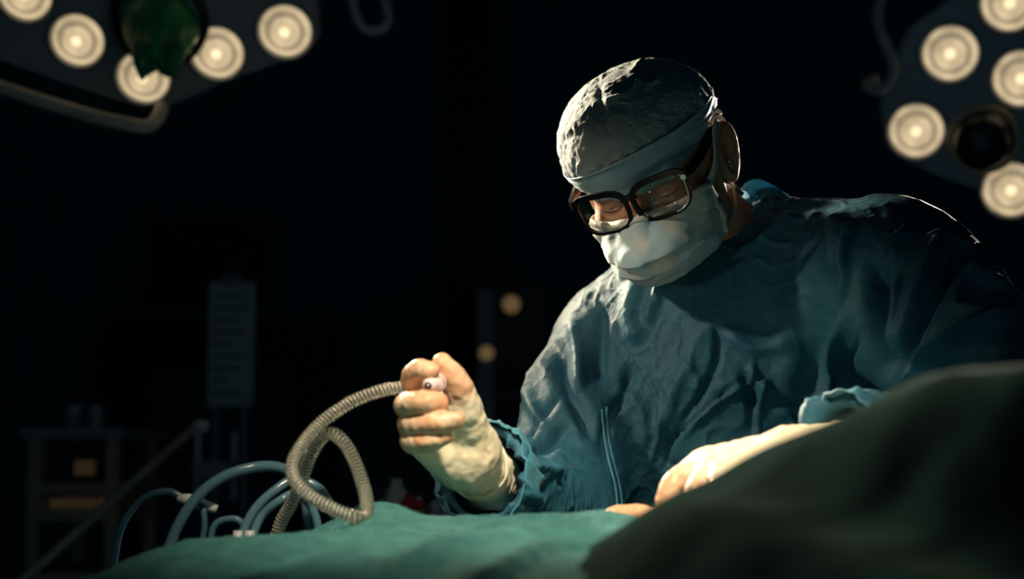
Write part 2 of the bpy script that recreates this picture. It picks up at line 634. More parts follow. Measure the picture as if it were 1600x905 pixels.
def glow_material(name, strength):
    """ringed lamp lens: gives off light, brightest at the bulb"""
    m = bpy.data.materials.new(name)
    m.use_nodes = True
    nt = m.node_tree
    b = nt.nodes['Principled BSDF']
    b.inputs['Base Color'].default_value = (0.6, 0.55, 0.45, 1)
    b.inputs['Roughness'].default_value = 0.3
    at = nt.nodes.new('ShaderNodeAttribute')
    at.attribute_name = 'rad'
    tc = nt.nodes.new('ShaderNodeTexCoord')
    ns = nt.nodes.new('ShaderNodeTexNoise')
    ns.inputs['Scale'].default_value = 28
    ns.inputs['Detail'].default_value = 2
    nt.links.new(tc.outputs['Object'], ns.inputs['Vector'])
    # rings
    r1 = nt.nodes.new('ShaderNodeMath'); r1.operation = 'MULTIPLY'; r1.inputs[1].default_value = 17
    nt.links.new(at.outputs['Fac'], r1.inputs[0])
    r2 = nt.nodes.new('ShaderNodeMath'); r2.operation = 'SINE'
    nt.links.new(r1.outputs[0], r2.inputs[0])
    r3 = nt.nodes.new('ShaderNodeMath'); r3.operation = 'MULTIPLY_ADD'; r3.inputs[1].default_value = 0.30; r3.inputs[2].default_value = 0.75
    nt.links.new(r2.outputs[0], r3.inputs[0])
    n1 = nt.nodes.new('ShaderNodeMath'); n1.operation = 'MULTIPLY_ADD'; n1.inputs[1].default_value = 1.5; n1.inputs[2].default_value = 0.25
    nt.links.new(ns.outputs['Fac'], n1.inputs[0])
    k = nt.nodes.new('ShaderNodeMath'); k.operation = 'MULTIPLY'
    nt.links.new(r3.outputs[0], k.inputs[0]); nt.links.new(n1.outputs[0], k.inputs[1])
    c = nt.nodes.new('ShaderNodeMapRange')
    c.inputs[1].default_value = 0.0; c.inputs[2].default_value = 0.45; c.inputs[3].default_value = 1.3; c.inputs[4].default_value = 0.0
    nt.links.new(at.outputs['Fac'], c.inputs[0])
    s = nt.nodes.new('ShaderNodeMath'); s.operation = 'ADD'
    nt.links.new(k.outputs[0], s.inputs[0]); nt.links.new(c.outputs[0], s.inputs[1])
    f = nt.nodes.new('ShaderNodeMath'); f.operation = 'MULTIPLY'; f.inputs[1].default_value = strength
    nt.links.new(s.outputs[0], f.inputs[0])
    b.inputs['Emission Color'].default_value = (1.0, 0.77, 0.46, 1)
    nt.links.new(f.outputs[0], b.inputs['Emission Strength'])
    return m


M['glow'] = glow_material('lamp_lens_glow', 0.58)

# ------------------------------------------------------------------ the room
def slab(name, lo, hi, m, **k):
    lo = np.array(lo, float); hi = np.array(hi, float)
    return MB().box((lo + hi) / 2, hi - lo).build(name, m, kind='structure', **k)


slab('floor', (-3.6, -1.5, -0.1), (3.6, 5.6, 0.0), M['floor'])
slab('ceiling', (-3.6, -1.5, 3.0), (3.6, 5.6, 3.1), M['ceil'])
slab('wall_back', (-3.6, 5.5, 0.0), (3.6, 5.6, 3.0), M['wall'])
slab('wall_left', (-3.7, -1.5, 0.0), (-3.6, 5.6, 3.0), M['wall'])
slab('wall_right', (3.6, -1.5, 0.0), (3.7, 5.6, 3.0), M['wall_dark'])
slab('baseboard_back', (-3.6, 5.48, 0.0), (3.6, 5.5, 0.1), M['wall_dark'])
slab('trim_1', (-0.235, 5.35, 0.0), (-0.06, 5.5, 3.0), M['wall_dark'])      # pilaster by the dark alcove


def make_door():
    y = 5.44
    x0, x1 = PW(158, 500, 5.44)[0], PW(528, 500, 5.44)[0]
    zt = PW(300, 500, 5.44)[2]
    root = empty('door_1', ((x0 + x1) / 2, y, 0), kind='structure')
    fw = 0.16
    m = MB().box((x0 + fw / 2, y, zt / 2), (fw, 0.12, zt)).box((x1 - fw / 2, y, zt / 2), (fw, 0.12, zt)).box(((x0 + x1) / 2, y, zt - fw / 2), (x1 - x0, 0.121, fw))
    m.build('door_frame', M['wall_dark'], root)
    xm = (x0 + x1) / 2
    for a, b in ((x0 + fw, xm - 0.004), (xm + 0.004, x1 - fw)):
        leaf = MB().box(((a + b) / 2, y + 0.02, (zt - fw) / 2), (b - a, 0.05, zt - fw)).build('door_leaf', M['door'], root)
        hx = b - 0.06 if a < xm - 0.1 else a + 0.06
        MB().tube([(hx, y - 0.04, 0.98), (hx, y - 0.04, 1.22)], 0.011, 10).box((hx, y - 0.02, 1.0), (0.016, 0.05, 0.016)).box((hx, y - 0.02, 1.2), (0.016, 0.05, 0.016)).build('handle', M['steel'], leaf)


make_door()

# ------------------------------------------------------------------ the surgeon
HP = [math.radians(a) for a in (20.0, -25.0, -16.0)]


def rotm(a, b, c):
    ca, sa, cb, sb, cc, sc = math.cos(a), math.sin(a), math.cos(b), math.sin(b), math.cos(c), math.sin(c)
    Rx = np.array([[1, 0, 0], [0, ca, -sa], [0, sa, ca]])
    Rz = np.array([[cb, -sb, 0], [sb, cb, 0], [0, 0, 1]])
    Ry = np.array([[cc, 0, sc], [0, 1, 0], [-sc, 0, cc]])
    return Ry @ Rz @ Rx


RH = rotm(*HP)
TH = np.array([0.1369, 1.685, 0.1010])


def h2c(P):
    return np.asarray(P, float) @ RH.T + TH


def c2h(P):
    return (np.asarray(P, float) - TH) @ RH


def h2w(P):
    return toW(h2c(P))


EU = unit((0.10, 0.22, 0.97))
EN = unit((0.90, -0.42, 0.0)); EN = unit(EN - EU * (EN @ EU))
EB = np.cross(EU, EN)
EB = EB if EB[1] > 0 else -EB


def head_sdf(P, skull_only=False):
    A = P.copy()
    A[:, 0] = np.abs(A[:, 0])
    d = ell(A, (0, .092, .030), (.076, .098, .086))
    d = smin(d, ell(A, (0, .050, -.030), (.061, .056, .072)), .03)
    d = smin(d, ell(A, (0, .034, -.062), (.040, .036, .030)), .03)
    d = smin(d, cone(A, (.014, .012, -.086), (.053, .074, -.060), .012, .014), .022)
    d = smin(d, cone(A, (.053, .074, -.060), (.062, .090, -.015), .014, .014), .022)
    d = smin(d, ell(A, (.044, .022, -.028), (.022, .020, .018)), .018)
    d = smin(d, cone(A, (.010, .004, .018), (.040, .010, .020), .010, .009), .014)
    # sockets, lids
    d = smax(d, -ell(A, (.033, -.006, -.002), (.019, .013, .013)), .010)
    d = smin(d, ell(A, (.032, .0155, -.002), (.0145, .0135, .0130)), .005)
    d = smax(d, -ell(A, (.032, .003, .0095), (.014, .0035, .0016)), .002)
    d = smax(d, -ell(A, (.032, .0025, -.0060), (.013, .0030, .0010)), .0016)
    # nose
    d = smin(d, cone(A, (0, .001, .006), (0, -.026, -.042), .0078, .0105), .010)
    d = smin(d, ell(A, (.011, -.014, -.046), (.008, .010, .008)), .006)
    if skull_only:
        return d
    # ear
    q = A - np.array([.0795, .104, -.012])
    n, b, u = q @ EN, q @ EB, q @ EU
    br = .0175 + .0045 * np.clip(u / .03, -1, 1)
    Q = np.stack([n, b, u], 1)
    k0 = np.sqrt((n / .0042) ** 2 + (b / br) ** 2 + (u / .032) ** 2)
    ear = (k0 - 1) * .0042 * 0.9
    qq = np.sqrt((b / (br * .88)) ** 2 + (u / .0295) ** 2)
    rim = np.sqrt(((qq - 1) * .018) ** 2 + (n - .0052) ** 2) - .0038
    ear = smin(ear, rim, .003)
    q2 = np.sqrt((b / (br * .52)) ** 2 + ((u - .002) / .017) ** 2)
    anti = np.sqrt(((q2 - 1) * .012) ** 2 + (n - .0050) ** 2) - .0026
    ear = smin(ear, anti, .003)
    ear = smax(ear, -ell(Q, (.0065, -.004, -.005), (.0105, .0078, .0115)), .003)
    d = smin(d, ear, .004)
    d = smin(d, ell(A, (.070, .096, -.014), (.012, .012, .020)), .006)
    # tragus
    d = smin(d, ell(Q, (.003, -.015, -.006), (.0045, .004, .0065)), .003)
    return d


NB = PC(1185, 440, 1.86)                      # base of the neck
NT = h2c((0, .108, -.045))


def body_head(P):
    d = head_sdf(c2h(P))
    nk = cone(P, NT, NB, .054, .062)
    return smin(d, nk, .025)


# arms: raised right arm, working left arm
SH_R, EL_R, WR_R = PC(962, 548, 1.90), PC(855, 815, 1.70), PC(748, 732, 1.44)
SH_L, EL_L, WR_L = PC(1395, 447, 1.70), PC(1650, 700, 1.47), PC(1305, 700, 1.315)


def body_core(P):
    d = cone(P, NB, PC(1170, 600, 1.86), .06, .11)
    d = smin(d, cone(P, PC(1170, 600, 1.86), PC(1180, 1000, 1.84), .11, .12), .05)
    for sh, elb, wr in ((SH_R, EL_R, WR_R), (SH_L, EL_L, WR_L)):
        d = smin(d, cone(P, NB, sh, .05, .045), .04)
        d = smin(d, chain(P, [sh, elb, wr], [.045, .034, .019], .02), .03)
    return d


def vlabel(V, Fc, name, mat_, parent, **k):
    return build(name, toW(V), Fc, mat_, parent, **k)


base = PW(1170, 905, 1.80)
surgeon = empty('person', (base[0], base[1], 0.0),
                'surgeon in teal gown, cap, mask and black glasses leaning over the drape', 'person')

hv, hq = surface(body_head, h2c((0, .08, 0)) - .20, h2c((0, .08, 0)) + (.20, .22, .19), .0022)
bv, bq = surface(body_core, (-.12, 1.25, -.42), (.58, 2.05, .08), .009)
VV = np.vstack([hv, bv])
QQ = np.vstack([hq, bq + len(hv)])
# legs and feet below the gown, hidden by the table
body = vlabel(VV, QQ, 'body', M['skin'], surgeon)

# ---- gown
FA_R = unit(WR_R - EL_R)
FA_L = unit(WR_L - EL_L)
CU_R = WR_R - FA_R * 0.020
CU_L = WR_L - FA_L * 0.012


def sleeve_cut(P, d, c, ax, rin):
    s = (P - c) @ ax
    d = smax(d, s, .006)
    inner = np.linalg.norm(P - c - s[:, None] * ax, axis=1) - rin
    inner = np.maximum(inner, -(s + .06))
    return smax(d, -inner, .004)


def gown_sdf(P, carve=True):
    # torso
    t = ell(P, PC(1165, 585, 1.855), (.190, .135, .210))
    t = smin(t, ell(P, PC(1190, 820, 1.845), (.180, .135, .26)), .10)
    t = smin(t, cone(P, PC(985, 545, 1.895), PC(1150, 470, 1.875), .080, .085), .06)
    t = smin(t, cone(P, PC(1150, 470, 1.875), PC(1390, 452, 1.730), .085, .088), .06)
    t = smin(t, cone(P, PC(1225, 410, 1.875), PC(1375, 425, 1.760), .055, .078), .05)
    # the hem side, down to the knees
    t = smin(t, cone(P, PC(1185, 1000, 1.845), toW(np.zeros(3)) * 0 + PC(1180, 1500, 1.80), .17, .21), .08)
    # right arm (raised hand)
    a = chain(P, [SH_R, EL_R], [.078, .070], .03)
    fr = cone(P, EL_R, WR_R, .066, .0475)
    fr = sleeve_cut(P, fr, CU_R, FA_R, .039)
    a = smin(a, fr, .03)
    # left arm
    b = chain(P, [SH_L, EL_L], [.094, .072], .03)
    fl = cone(P, EL_L, WR_L, .066, .048)
    fl = sleeve_cut(P, fl, CU_L, FA_L, .036)
    b = smin(b, fl, .03)
    d = smin(t, a, .035)
    d = smin(d, b, .030)
    if not carve:
        return d
    # neck opening
    ndir = unit(NT - NB)
    nb2 = PC(1190, 425, 1.885)
    d = smax(d, -cone(P, nb2 + ndir * .02, nb2 + ndir * .30, .058, .090), .010)
    return d


gv, gq = surface(gown_sdf, (-.16, 1.20, -.80), (.66, 2.12, .13), .0030)
gv = relax(gv, gq, 2)
gn = vnormals(gv, gq)
GF = [
    # neckline and shoulder by the collar
    ([(1145, 402), (1195, 372), (1250, 330)], 5, .006),
    ([(1285, 335), (1262, 365), (1243, 405)], 7, .007, 1),
    ([(1312, 335), (1310, 385), (1306, 430)], 16, .008),
    ([(1340, 345), (1325, 385), (1322, 440), (1312, 490)], 7, .006),
    ([(1420, 348), (1390, 385), (1370, 425)], 6, .006, 1),
    ([(1375, 400), (1368, 470), (1375, 540), (1390, 600)], 15, -.022),
    ([(1325, 480), (1300, 560), (1280, 640), (1268, 690)], 10, .010),
    ([(1345, 520), (1318, 580), (1300, 625)], 8, -.005, 1),
    ([(1405, 430), (1400, 500), (1385, 560)], 8, .008),
    ([(1470, 370), (1440, 430), (1420, 500), (1400, 560)], 14, .010),
    ([(1500, 390), (1475, 450), (1435, 520), (1415, 590)], 9, -.007),
    ([(1520, 410), (1500, 450), (1490, 480)], 8, .007),
    ([(1435, 375), (1480, 378), (1520, 400)], 6, .006, 1),
    ([(1480, 475), (1530, 490), (1565, 480), (1600, 500)], 8, .008, 1),
    ([(1500, 430), (1545, 445), (1590, 480)], 9, .008),
    ([(1430, 570), (1480, 540), (1530, 510), (1600, 495)], 12, .012),
    ([(1440, 600), (1500, 565), (1560, 550)], 10, -.008),
    ([(1400, 600), (1450, 555), (1500, 525)], 8, .006, 1),
    # chest
    ([(1040, 445), (1022, 470), (1012, 510)], 9, .006),
    ([(1000, 440), (985, 490), (1000, 540)], 14, .007),
    ([(940, 470), (935, 540), (940, 600)], 12, -.008),
    ([(900, 500), (905, 560), (900, 620)], 10, .007),
    ([(870, 530), (880, 590), (905, 640), (930, 690)], 12, -.010),
    ([(1120, 510), (1122, 550), (1105, 600), (1060, 670)], 6, -.006),
    ([(1175, 565), (1170, 600), (1120, 630), (1060, 690)], 7, .008, 1),
    ([(1150, 600), (1105, 640), (1050, 690), (1035, 740)], 5, -.006, 1),
    ([(1160, 580), (1178, 630), (1182, 690)], 10, -.009),
    ([(1196, 590), (1183, 640), (1184, 700)], 8, .009),
    ([(1080, 560), (1050, 620), (1030, 690)], 12, .005),
    ([(990, 560), (975, 620), (950, 660), (943, 720)], 9, -.006),
    ([(960, 600), (1000, 640), (1010, 700)], 12, .005),
    ([(1230, 450), (1240, 540), (1220, 620)], 26, .007),
    ([(1130, 520), (1180, 545), (1240, 530)], 14, .006),
    ([(1040, 720), (1070, 745), (1060, 770)], 8, -.005, 1),
    ([(1210, 640), (1240, 660), (1215, 690)], 8, .005, 1),
    # raised sleeve
    ([(850, 560), (830, 620), (850, 670)], 9, .006),
    ([(880, 610), (850, 650), (820, 690)], 9, -.007, 1),
    ([(895, 660), (860, 690), (835, 730), (850, 780)], 12, -.010),
    ([(775, 690), (800, 720), (830, 760), (835, 800)], 9, .008),
    ([(720, 770), (760, 765), (800, 790)], 8, .006, 1),
    ([(785, 735), (770, 770), (760, 800)], 9, -.006, 1),
    ([(790, 670), (810, 705), (850, 730), (880, 740)], 8, .007, 1),
    ([(740, 760), (750, 790), (770, 805)], 8, -.005, 1),
]
D = 1.5 * folds(gv, gn, GF)
W0 = gv.copy()
slv = np.exp(-np.clip(np.minimum(cone(gv, EL_R, WR_R, .05, .045), cone(gv, EL_L, WR_L, .05, .045)), 0, 1) / .03)
lo_n = noise(W0 * (7, 7, 4) + 3.3)
D += .006 * lo_n
D += (.0012 + .002 * slv) * (ridged(W0 * (1, 1, .6), 13, 5.1) - .4) * np.clip(.6 + noise(W0 * 5 + 77), .15, 1.2)
D += (.0008 + .0010 * slv) * (ridged(W0, 30, 21.7) - .4) * np.clip(.45 + noise(W0 * 8 + 17), 0, 1.2)
D += .0055 * crease(W0 * (1, 1, .7), 11, 2.5) * np.clip(.35 + noise(W0 * 6 + 27), 0, 1)
D += .0042 * crease(W0, 24, 12.5) * np.clip(.35 + noise(W0 * 7 + 37), 0, 1)
D += .0022 * crease(W0, 48, 32.5) * np.clip(.35 + noise(W0 * 9 + 47), 0, 1)
D += (.0085 + .006 * slv) * (facets(W0 * (1, 1, .55), 9, 3.7) - .55) * np.clip(.75 + noise(W0 * 4 + 8), .2, 1.2)
D += (.0034 + .003 * slv) * (facets(W0, 22, 13.7) - .55) * np.clip(.55 + noise(W0 * 6 + 58), 0, 1.2)
D += .0005 * (ridged(W0, 70, 41.7) - .4) * np.clip(.4 + noise(W0 * 11 + 7), 0, 1.2)
gv = gv + gn * D[:, None]
gown = vlabel(gv, gq, 'gown', M['gown'], surgeon, label='teal blue wrinkled surgical gown')

# strings lying down the front of the gown
GPX = np.stack([800 + F * gv[:, 0] / gv[:, 1], 452.5 - F * gv[:, 2] / gv[:, 1]], 1)


def on_gown(px, py):
    m = np.abs(GPX - (px, py)).max(1) < 5
    return PC(px, py, gv[m, 1].min() - .0006)


for pl in ([(941, 640), (943, 672), (950, 715), (961, 760), (965, 800)], [(948, 636), (949, 672), (957, 715), (968, 760), (973, 800)]):
    V, Fc = tube(toW(spline([on_gown(*p) for p in pl], 30)), .0016, 6)
    build('front_tie', V, Fc, M['cuff'], gown)

# bound edge of the neckline
nd = unit(NT - NB)
sx = unit(np.cross(nd, (0, 1, 0)))
sy = np.cross(nd, sx)
nb2 = PC(1190, 425, 1.885)
rimp = []
for q in np.linspace(0, 2 * math.pi, 97)[:-1]:
    t = np.linspace(0, 1, 200)
    P = nb2 + nd * (.02 + .28 * t)[:, None] + (sx * math.cos(q) + sy * math.sin(q)) * (.0585 + .032 * t)[:, None]
    rimp.append(P[np.argmax(gown_sdf(P, False) > -.001)])
rimp = np.array(rimp)
for _ in range(3):
    rimp = (rimp + np.roll(rimp, 1, 0) + np.roll(rimp, -1, 0)) / 3
rimp = np.vstack([rimp, rimp[:1]])
V, Fc = tube(toW(rimp), .0036, 8, False)
build('neckline_binding', V, Fc, M['cuff'], gown)

# scrub top collar inside the neckline
nd = unit(NT - NB)
sx = unit(np.cross(nd, (0, 1, 0)))
sy = np.cross(nd, sx)
a = np.linspace(0, 2 * math.pi, 49)[:-1]
V = []
for t, r in ((-.03, .080), (.00, .072), (.020, .068), (.030, .066), (.032, .064), (.02, .063), (-.03, .07)):
    for q in a:
        rr = r + .002 * math.sin(7 * q)
        V.append(NB + nd * t + (sx * math.cos(q) + sy * math.sin(q)) * rr)
Fc = [(i * 48 + j, i * 48 + (j + 1) % 48, i * 48 + 48 + (j + 1) % 48, i * 48 + 48 + j) for i in range(6) for j in range(48)]
fixn(build('scrub_top', toW(np.array(V)), Fc, M['scrub'], surgeon, label='dark scrub top collar'))

# back neck tie, a loop of bright blue cloth behind the collar
def crumpled_strip(pts, width, wdir, seed, thick=.0012):
    P = spline(pts, 40)
    t = np.linspace(0, 1, 40)
    wd = np.asarray(wdir)[None] + 1.6 * np.stack([noise(np.c_[t * 4 + seed, t * 0, t * 0]), noise(np.c_[t * 4 + seed, t * 0 + 5, t * 0]), noise(np.c_[t * 4 + seed, t * 0 + 9, t * 0])], 1)
    return ribbon(P, wd, width * (.75 + .5 * np.sin(t * math.pi)), thick)


for pts, wdt, wd, sd in (
        ([PC(1166, 323, 1.820), PC(1168, 301, 1.830), PC(1186, 293, 1.835), PC(1215, 306, 1.840), PC(1246, 323, 1.850)], .016, (0.2, .3, 1), 1.3),
        ([PC(1170, 331, 1.830), PC(1180, 307, 1.840), PC(1204, 307, 1.845), PC(1230, 319, 1.850), PC(1250, 327, 1.860)], .018, (.3, -.5, .8), 5.3),
        ([PC(1160, 319, 1.850), PC(1176, 291, 1.860), PC(1193, 291, 1.860), PC(1196, 313, 1.860)], .012, (.1, .9, .5), 9.1)):
    V, Fc = crumpled_strip(pts, wdt, wd, sd)
    build('neck_tie', toW(V), Fc, M['tie'], gown, label='bright blue neck tie behind the collar')

# trousers and clogs below the gown, behind the table
for sgn in (-1, 1):
    lx, ly = PW(1180, 1500, 1.80)[0] + sgn * .10, PW(1180, 1500, 1.80)[1]
    V, Fc = tube(np.array([(lx, ly, .85), (lx, ly, .55), (lx, ly - .01, .45), (lx, ly, .20), (lx, ly, .06)]), [.09, .085, .075, .072, .078], 20)
    build('trouser_leg', V, Fc, M['scrub'], surgeon)
    V, Fc = tube(np.array([(lx, ly + .09, .045), (lx, ly + .07, .050), (lx, ly, .050), (lx, ly - .09, .042), (lx, ly - .16, .036), (lx, ly - .185, .034)]), [.020, .040, .045, .044, .034, .012], 16)
    V[:, 2] = np.maximum(V[:, 2], 0.0)
    build('clog', V, Fc, M['white'], surgeon)

# ---- cap
CC = np.array([-.003, .096, .036])
CR = np.array([.0925, .115, .083])


def brim(az):
    """height of the cap's edge over the head centre, az=0 front"""
    c = np.cos(az)
    return np.where(c > 0, -.030 * c + .006 * (1 - c), .006 + .022 * c)


def cap_point(az, t):
    """t 0 at the edge, 1 at the crown"""
    zb = brim(az)
    el0 = np.arcsin(np.clip(zb / CR[2], -1, 1))
    el = el0 + (math.pi / 2 - el0) * t
    puff = 1 + .035 * np.sin(np.clip(t, 0, 1) * math.pi) - .030 * np.exp(-(t / .05) ** 2) - .035 * np.exp(-((t - .06) / .18) ** 2) * np.clip(np.cos(az), 0, 1)
    return CC + np.stack([-np.sin(az) * np.cos(el) * CR[0], -np.cos(az) * np.cos(el) * CR[1], np.sin(el) * CR[2]], -1) * puff[..., None]


def cap_grid(t0, t1, na, nt, off):
    az = np.linspace(-math.pi, math.pi, na, endpoint=False)
    t = np.linspace(0, 1, nt)
    A, T = np.meshgrid(az, t, indexing='ij')
    tt = t0(A) + (t1(A) - t0(A)) * T
    P = cap_point(A.ravel(), tt.ravel())
    Q = np.array([[i * nt + j, i * nt + j + 1, ((i + 1) % na) * nt + j + 1, ((i + 1) % na) * nt + j] for i in range(na) for j in range(nt - 1)])
    N = (P - CC) / CR ** 2
    N /= np.linalg.norm(N, axis=1)[:, None]
    return P + N * off, Q, N, A.ravel(), tt.ravel(), T.ravel()


def solid(V, Q, N, th):
    n = len(V)
    V2 = np.vstack([V, V - N * th])
    from collections import Counter
    E = Counter()
    for f in Q.tolist():
        for i in range(4):
            e = (f[i], f[(i + 1) % 4])
            E[tuple(sorted(e))] += 1
    rim = [(f[i], f[(i + 1) % 4]) for f in Q.tolist() for i in range(4) if f[i] != f[(i + 1) % 4] and E[tuple(sorted((f[i], f[(i + 1) % 4])))] == 1]
    F2 = Q.tolist() + (Q[:, ::-1] + n).tolist() + [(b, a, a + n, b + n) for a, b in rim]
    return V2, F2


def keep_out(V, gap, it=3):
    """push cloth out of the head"""
    for _ in range(it):
        d = head_sdf(V, True)
        e = 1e-4
        g = np.stack([head_sdf(V + np.eye(3)[k] * e, True) - d for k in range(3)], 1) / e
        g /= np.linalg.norm(g, axis=1)[:, None] + 1e-9
        V = V + g * np.clip(gap - d, 0, .03)[:, None]
    return V


def band_top(az):
    return .055 + .235 * np.clip(np.cos(az + .30), 0, 1) ** 1.1


P, Q, N, A, TT, T = cap_grid(lambda a: band_top(a) - .02, lambda a: a * 0 + .999, 260, 110, 0.0)
Pc = h2c(P)
Nc = N @ RH.T
CF = [
    ([(936, 120), (940, 165), (948, 212)], 6, -.004, 1),
    ([(940, 165), (975, 150), (1005, 118)], 7, .004, 1),
    ([(946, 158), (985, 162), (960, 160)], 4, .002, 1),
    ([(985, 118), (1005, 100), (1024, 118), (1020, 134), (998, 128)], 6, .006, 1),
    ([(996, 108), (1012, 112), (1008, 126)], 5, -.009),
    ([(1028, 108), (1026, 150), (1016, 190)], 4, .003, 1),
    ([(920, 190), (935, 210), (928, 235)], 6, -.003, 1),
    ([(897, 250), (895, 275), (905, 288)], 5, -.004, 1),
    ([(905, 255), (902, 275)], 4, .003, 1),
    ([(1040, 100), (1080, 130), (1105, 175)], 6, .003, 1),
    ([(1065, 110), (1095, 150), (1108, 185)], 4, -.003, 1),
    ([(880, 150), (915, 130), (945, 108)], 8, .003),
    ([(870, 215), (900, 200), (950, 195)], 9, .002),
]
D = folds(Pc, Nc, CF)
D += .0030 * noise(P * 22 + 3) + .0017 * (ridged(P, 26, 2.2) - .4) * np.clip(.5 + noise(P * 14 + 6), 0, 1)
D += .0008 * (ridged(P, 75, 12.2) - .4) + .0007 * noise(P * 190)
pl = np.sin(A * 34 + 3 * noise(np.c_[A * 2, TT * 3, A * 0])) * np.exp(-(T / .10)) * .0012
P = keep_out(P + N * (D + pl)[:, None], .004)
V, Fc = solid(P, Q, N, .0010)
cap = build('surgical_cap', h2w(V), Fc, M['cap'], surgeon, label='grey blue crinkled surgical cap')

P, Q, N, A, TT, T = cap_grid(lambda a: a * 0, band_top, 260, 40, .0010)
D = .0011 * noise(P * 30 + 9)
side = np.clip(np.abs(np.sin(A)) - .35, 0, 1)
D += .0022 * side * (ridged(P * (.25, .25, 1.6), 70, 4.4) - .4)
D += .0022 * np.exp(-((A + .0) / 3) ** 2) * np.exp(-((T - .97) / .05) ** 2)
P = keep_out(P + N * D[:, None], .0032)
V, Fc = solid(P, Q, N, .0012)
build('headband', h2w(V), Fc, M['band'], cap, label='smooth blue forehead band of the cap')

# knot of the cap's ties above the ear
for pts, wdt in (([PC(1108, 200, 1.735), PC(1112, 182, 1.735), PC(1119, 173, 1.74), PC(1126, 178, 1.745), PC(1121, 188, 1.745)], .004),
                 ([PC(1112, 188, 1.745), PC(1122, 186, 1.75), PC(1130, 194, 1.755), PC(1134, 206, 1.76)], .008)):
    V, Fc = crumpled_strip(pts, wdt, (.6, .2, .6), 2.2)
    build('cap_tie', toW(V), Fc, M['binding'], cap, label='white tie knot of the cap')

# ---- face mask
nu, nv = 81, 61
u = np.linspace(-1, 1, nu)
v = np.linspace(0, 1, nv)
cen = spline([(0, -.017, -.015), (0, -.034, -.034), (0, -.049, -.052), (0, -.045, -.067), (0, -.036, -.084), (0, -.014, -.098), (0, .008, -.102)], nv)
sid = spline([(.0655, .046, -.021), (.0675, .052, -.036), (.068, .056, -.056), (.066, .058, -.082)], nv)
Vm = np.zeros((nu, nv, 3))
Tm = np.zeros((nu, nv, 2))
for i, uu in enumerate(u):
    c = abs(uu)
    ang = c * math.pi / 2
    sx_ = math.sin(ang) ** .9
    sy_ = (1 - math.cos(ang)) ** .95
    sz_ = c ** 1.7
    Vm[i, :, 0] = np.sign(uu) * sid[:, 0] * sx_
    Vm[i, :, 1] = cen[:, 1] + (sid[:, 1] - cen[:, 1]) * sy_
    Vm[i, :, 2] = cen[:, 2] + (sid[:, 2] - cen[:, 2]) * sz_
    Tm[i, :, 0] = uu
    Tm[i, :, 1] = v
Vm = Vm.reshape(-1, 3)
Tm = Tm.reshape(-1, 2)
Vm = keep_out(Vm, .0035, 4)
Qm = np.array([[i * nv + j, i * nv + j + 1, (i + 1) * nv + j + 1, (i + 1) * nv + j] for i in range(nu - 1) for j in range(nv - 1)])
Nm = vnormals(Vm, Qm)
if (Nm @ np.array([0, -1, 0])).mean() < 0:
    Qm = Qm[:, ::-1].copy()
    Nm = -Nm
D = np.zeros(len(Vm))
for pv, am in ((.40, .0056), (.60, .0046), (.80, .0040)):
    x = (Tm[:, 1] - pv + .015 * np.sin(Tm[:, 0] * 3))
    D += am * np.where(x < 0, np.exp(x / .09), -.15 * np.exp(-x / .03)) * (.45 + .55 * (1 - Tm[:, 0] ** 2))
D += .0010 * np.exp(-((Tm[:, 1] - .075) / .012) ** 2)
D += .0030 * noise(Vm * 38 + 2) + .0020 * (ridged(Vm, 40, 8.8) - .4)
D += .0032 * np.exp(-((Tm[:, 0] + .42) / .07) ** 2) * np.exp(-((Tm[:, 1] - .32) / .16) ** 2)
D += .0032 * np.exp(-((Tm[:, 0] + .38) / .06) ** 2) * np.exp(-((Tm[:, 1] - .62) / .12) ** 2)
Vm = Vm + Nm * D[:, None]
Vm = keep_out(Vm, .0025, 2)
Vs, Fs = solid(Vm, Qm, Nm, .0012)
mask = build('face_mask', h2w(Vs), Fs, M['mask'], surgeon, label='pale pleated disposable face mask')
g = Vm.reshape(nu, nv, 3)
gn_ = Nm.reshape(nu, nv, 3)
for k in (0, nu - 1):
    s = 1 if k else -1
    P = g[k] + gn_[k] * .0012
    inn = g[k - 6 * s] - g[k]
    P = P + inn * .5
    V, Fc = ribbon(P, inn, .0125, .0016)
    build('side_binding', h2w(V), Fc, M['binding'], mask)
P = g[:, 2] + gn_[:, 2] * .0010
V, Fc = ribbon(P, g[:, 5] - g[:, 0], .0075, .0010)
build('top_binding', h2w(V), Fc, M['binding'], mask)
for s in (-1, 1):
    up = g[-1 if s > 0 else 0][1]
    lo_ = g[-1 if s > 0 else 0][-2]
    P = spline([up, up + np.array([s * .0095, .020, .014]), (s * .0830, .084, .018), (s * .0855, .104, .026), (s * .080, .120, .018)], 30)
    V, Fc = ribbon(P, (.0, .45, -.9), .0110, .0008)
    build('ear_loop', h2w(V), Fc, M['binding'], mask)
    P = spline([lo_, lo_ + np.array([s * .005, .014, .003]), (s * .0745, .094, -.068), (s * .0745, .106, -.045), (s * .073, .114, -.020)], 30)
    V, Fc = ribbon(P, (.4, .9, .2), .0048, .0008)
    build('ear_loop', h2w(V), Fc, M['binding'], mask)

# ---- spectacles
def wrap(x, y0=-.0255):
    return y0 + 2.6 * x * x


def rim_curve(th, grow):
    c, s = np.cos(th), np.sin(th)
    e = .62
    hw = .0275 + grow * 1.0
    hh = .0195 + grow * np.where(s > 0, 1.45, .75)
    x = np.sign(c) * np.abs(c) ** e * hw
    z = np.sign(s) * np.abs(s) ** e * hh
    x = x * (1 + .10 * z / .0195 * np.where(c > 0, 1, .6))
    z = z + .0022 * (c + 1) * (s > 0)
    return x, z


GZ = -.002


def gpoint(side, x, z, dy):
    X = side * (.0345 + x)
    return (X, wrap(X) + dy + .16 * (-z) * -1 * -.6, z + GZ)


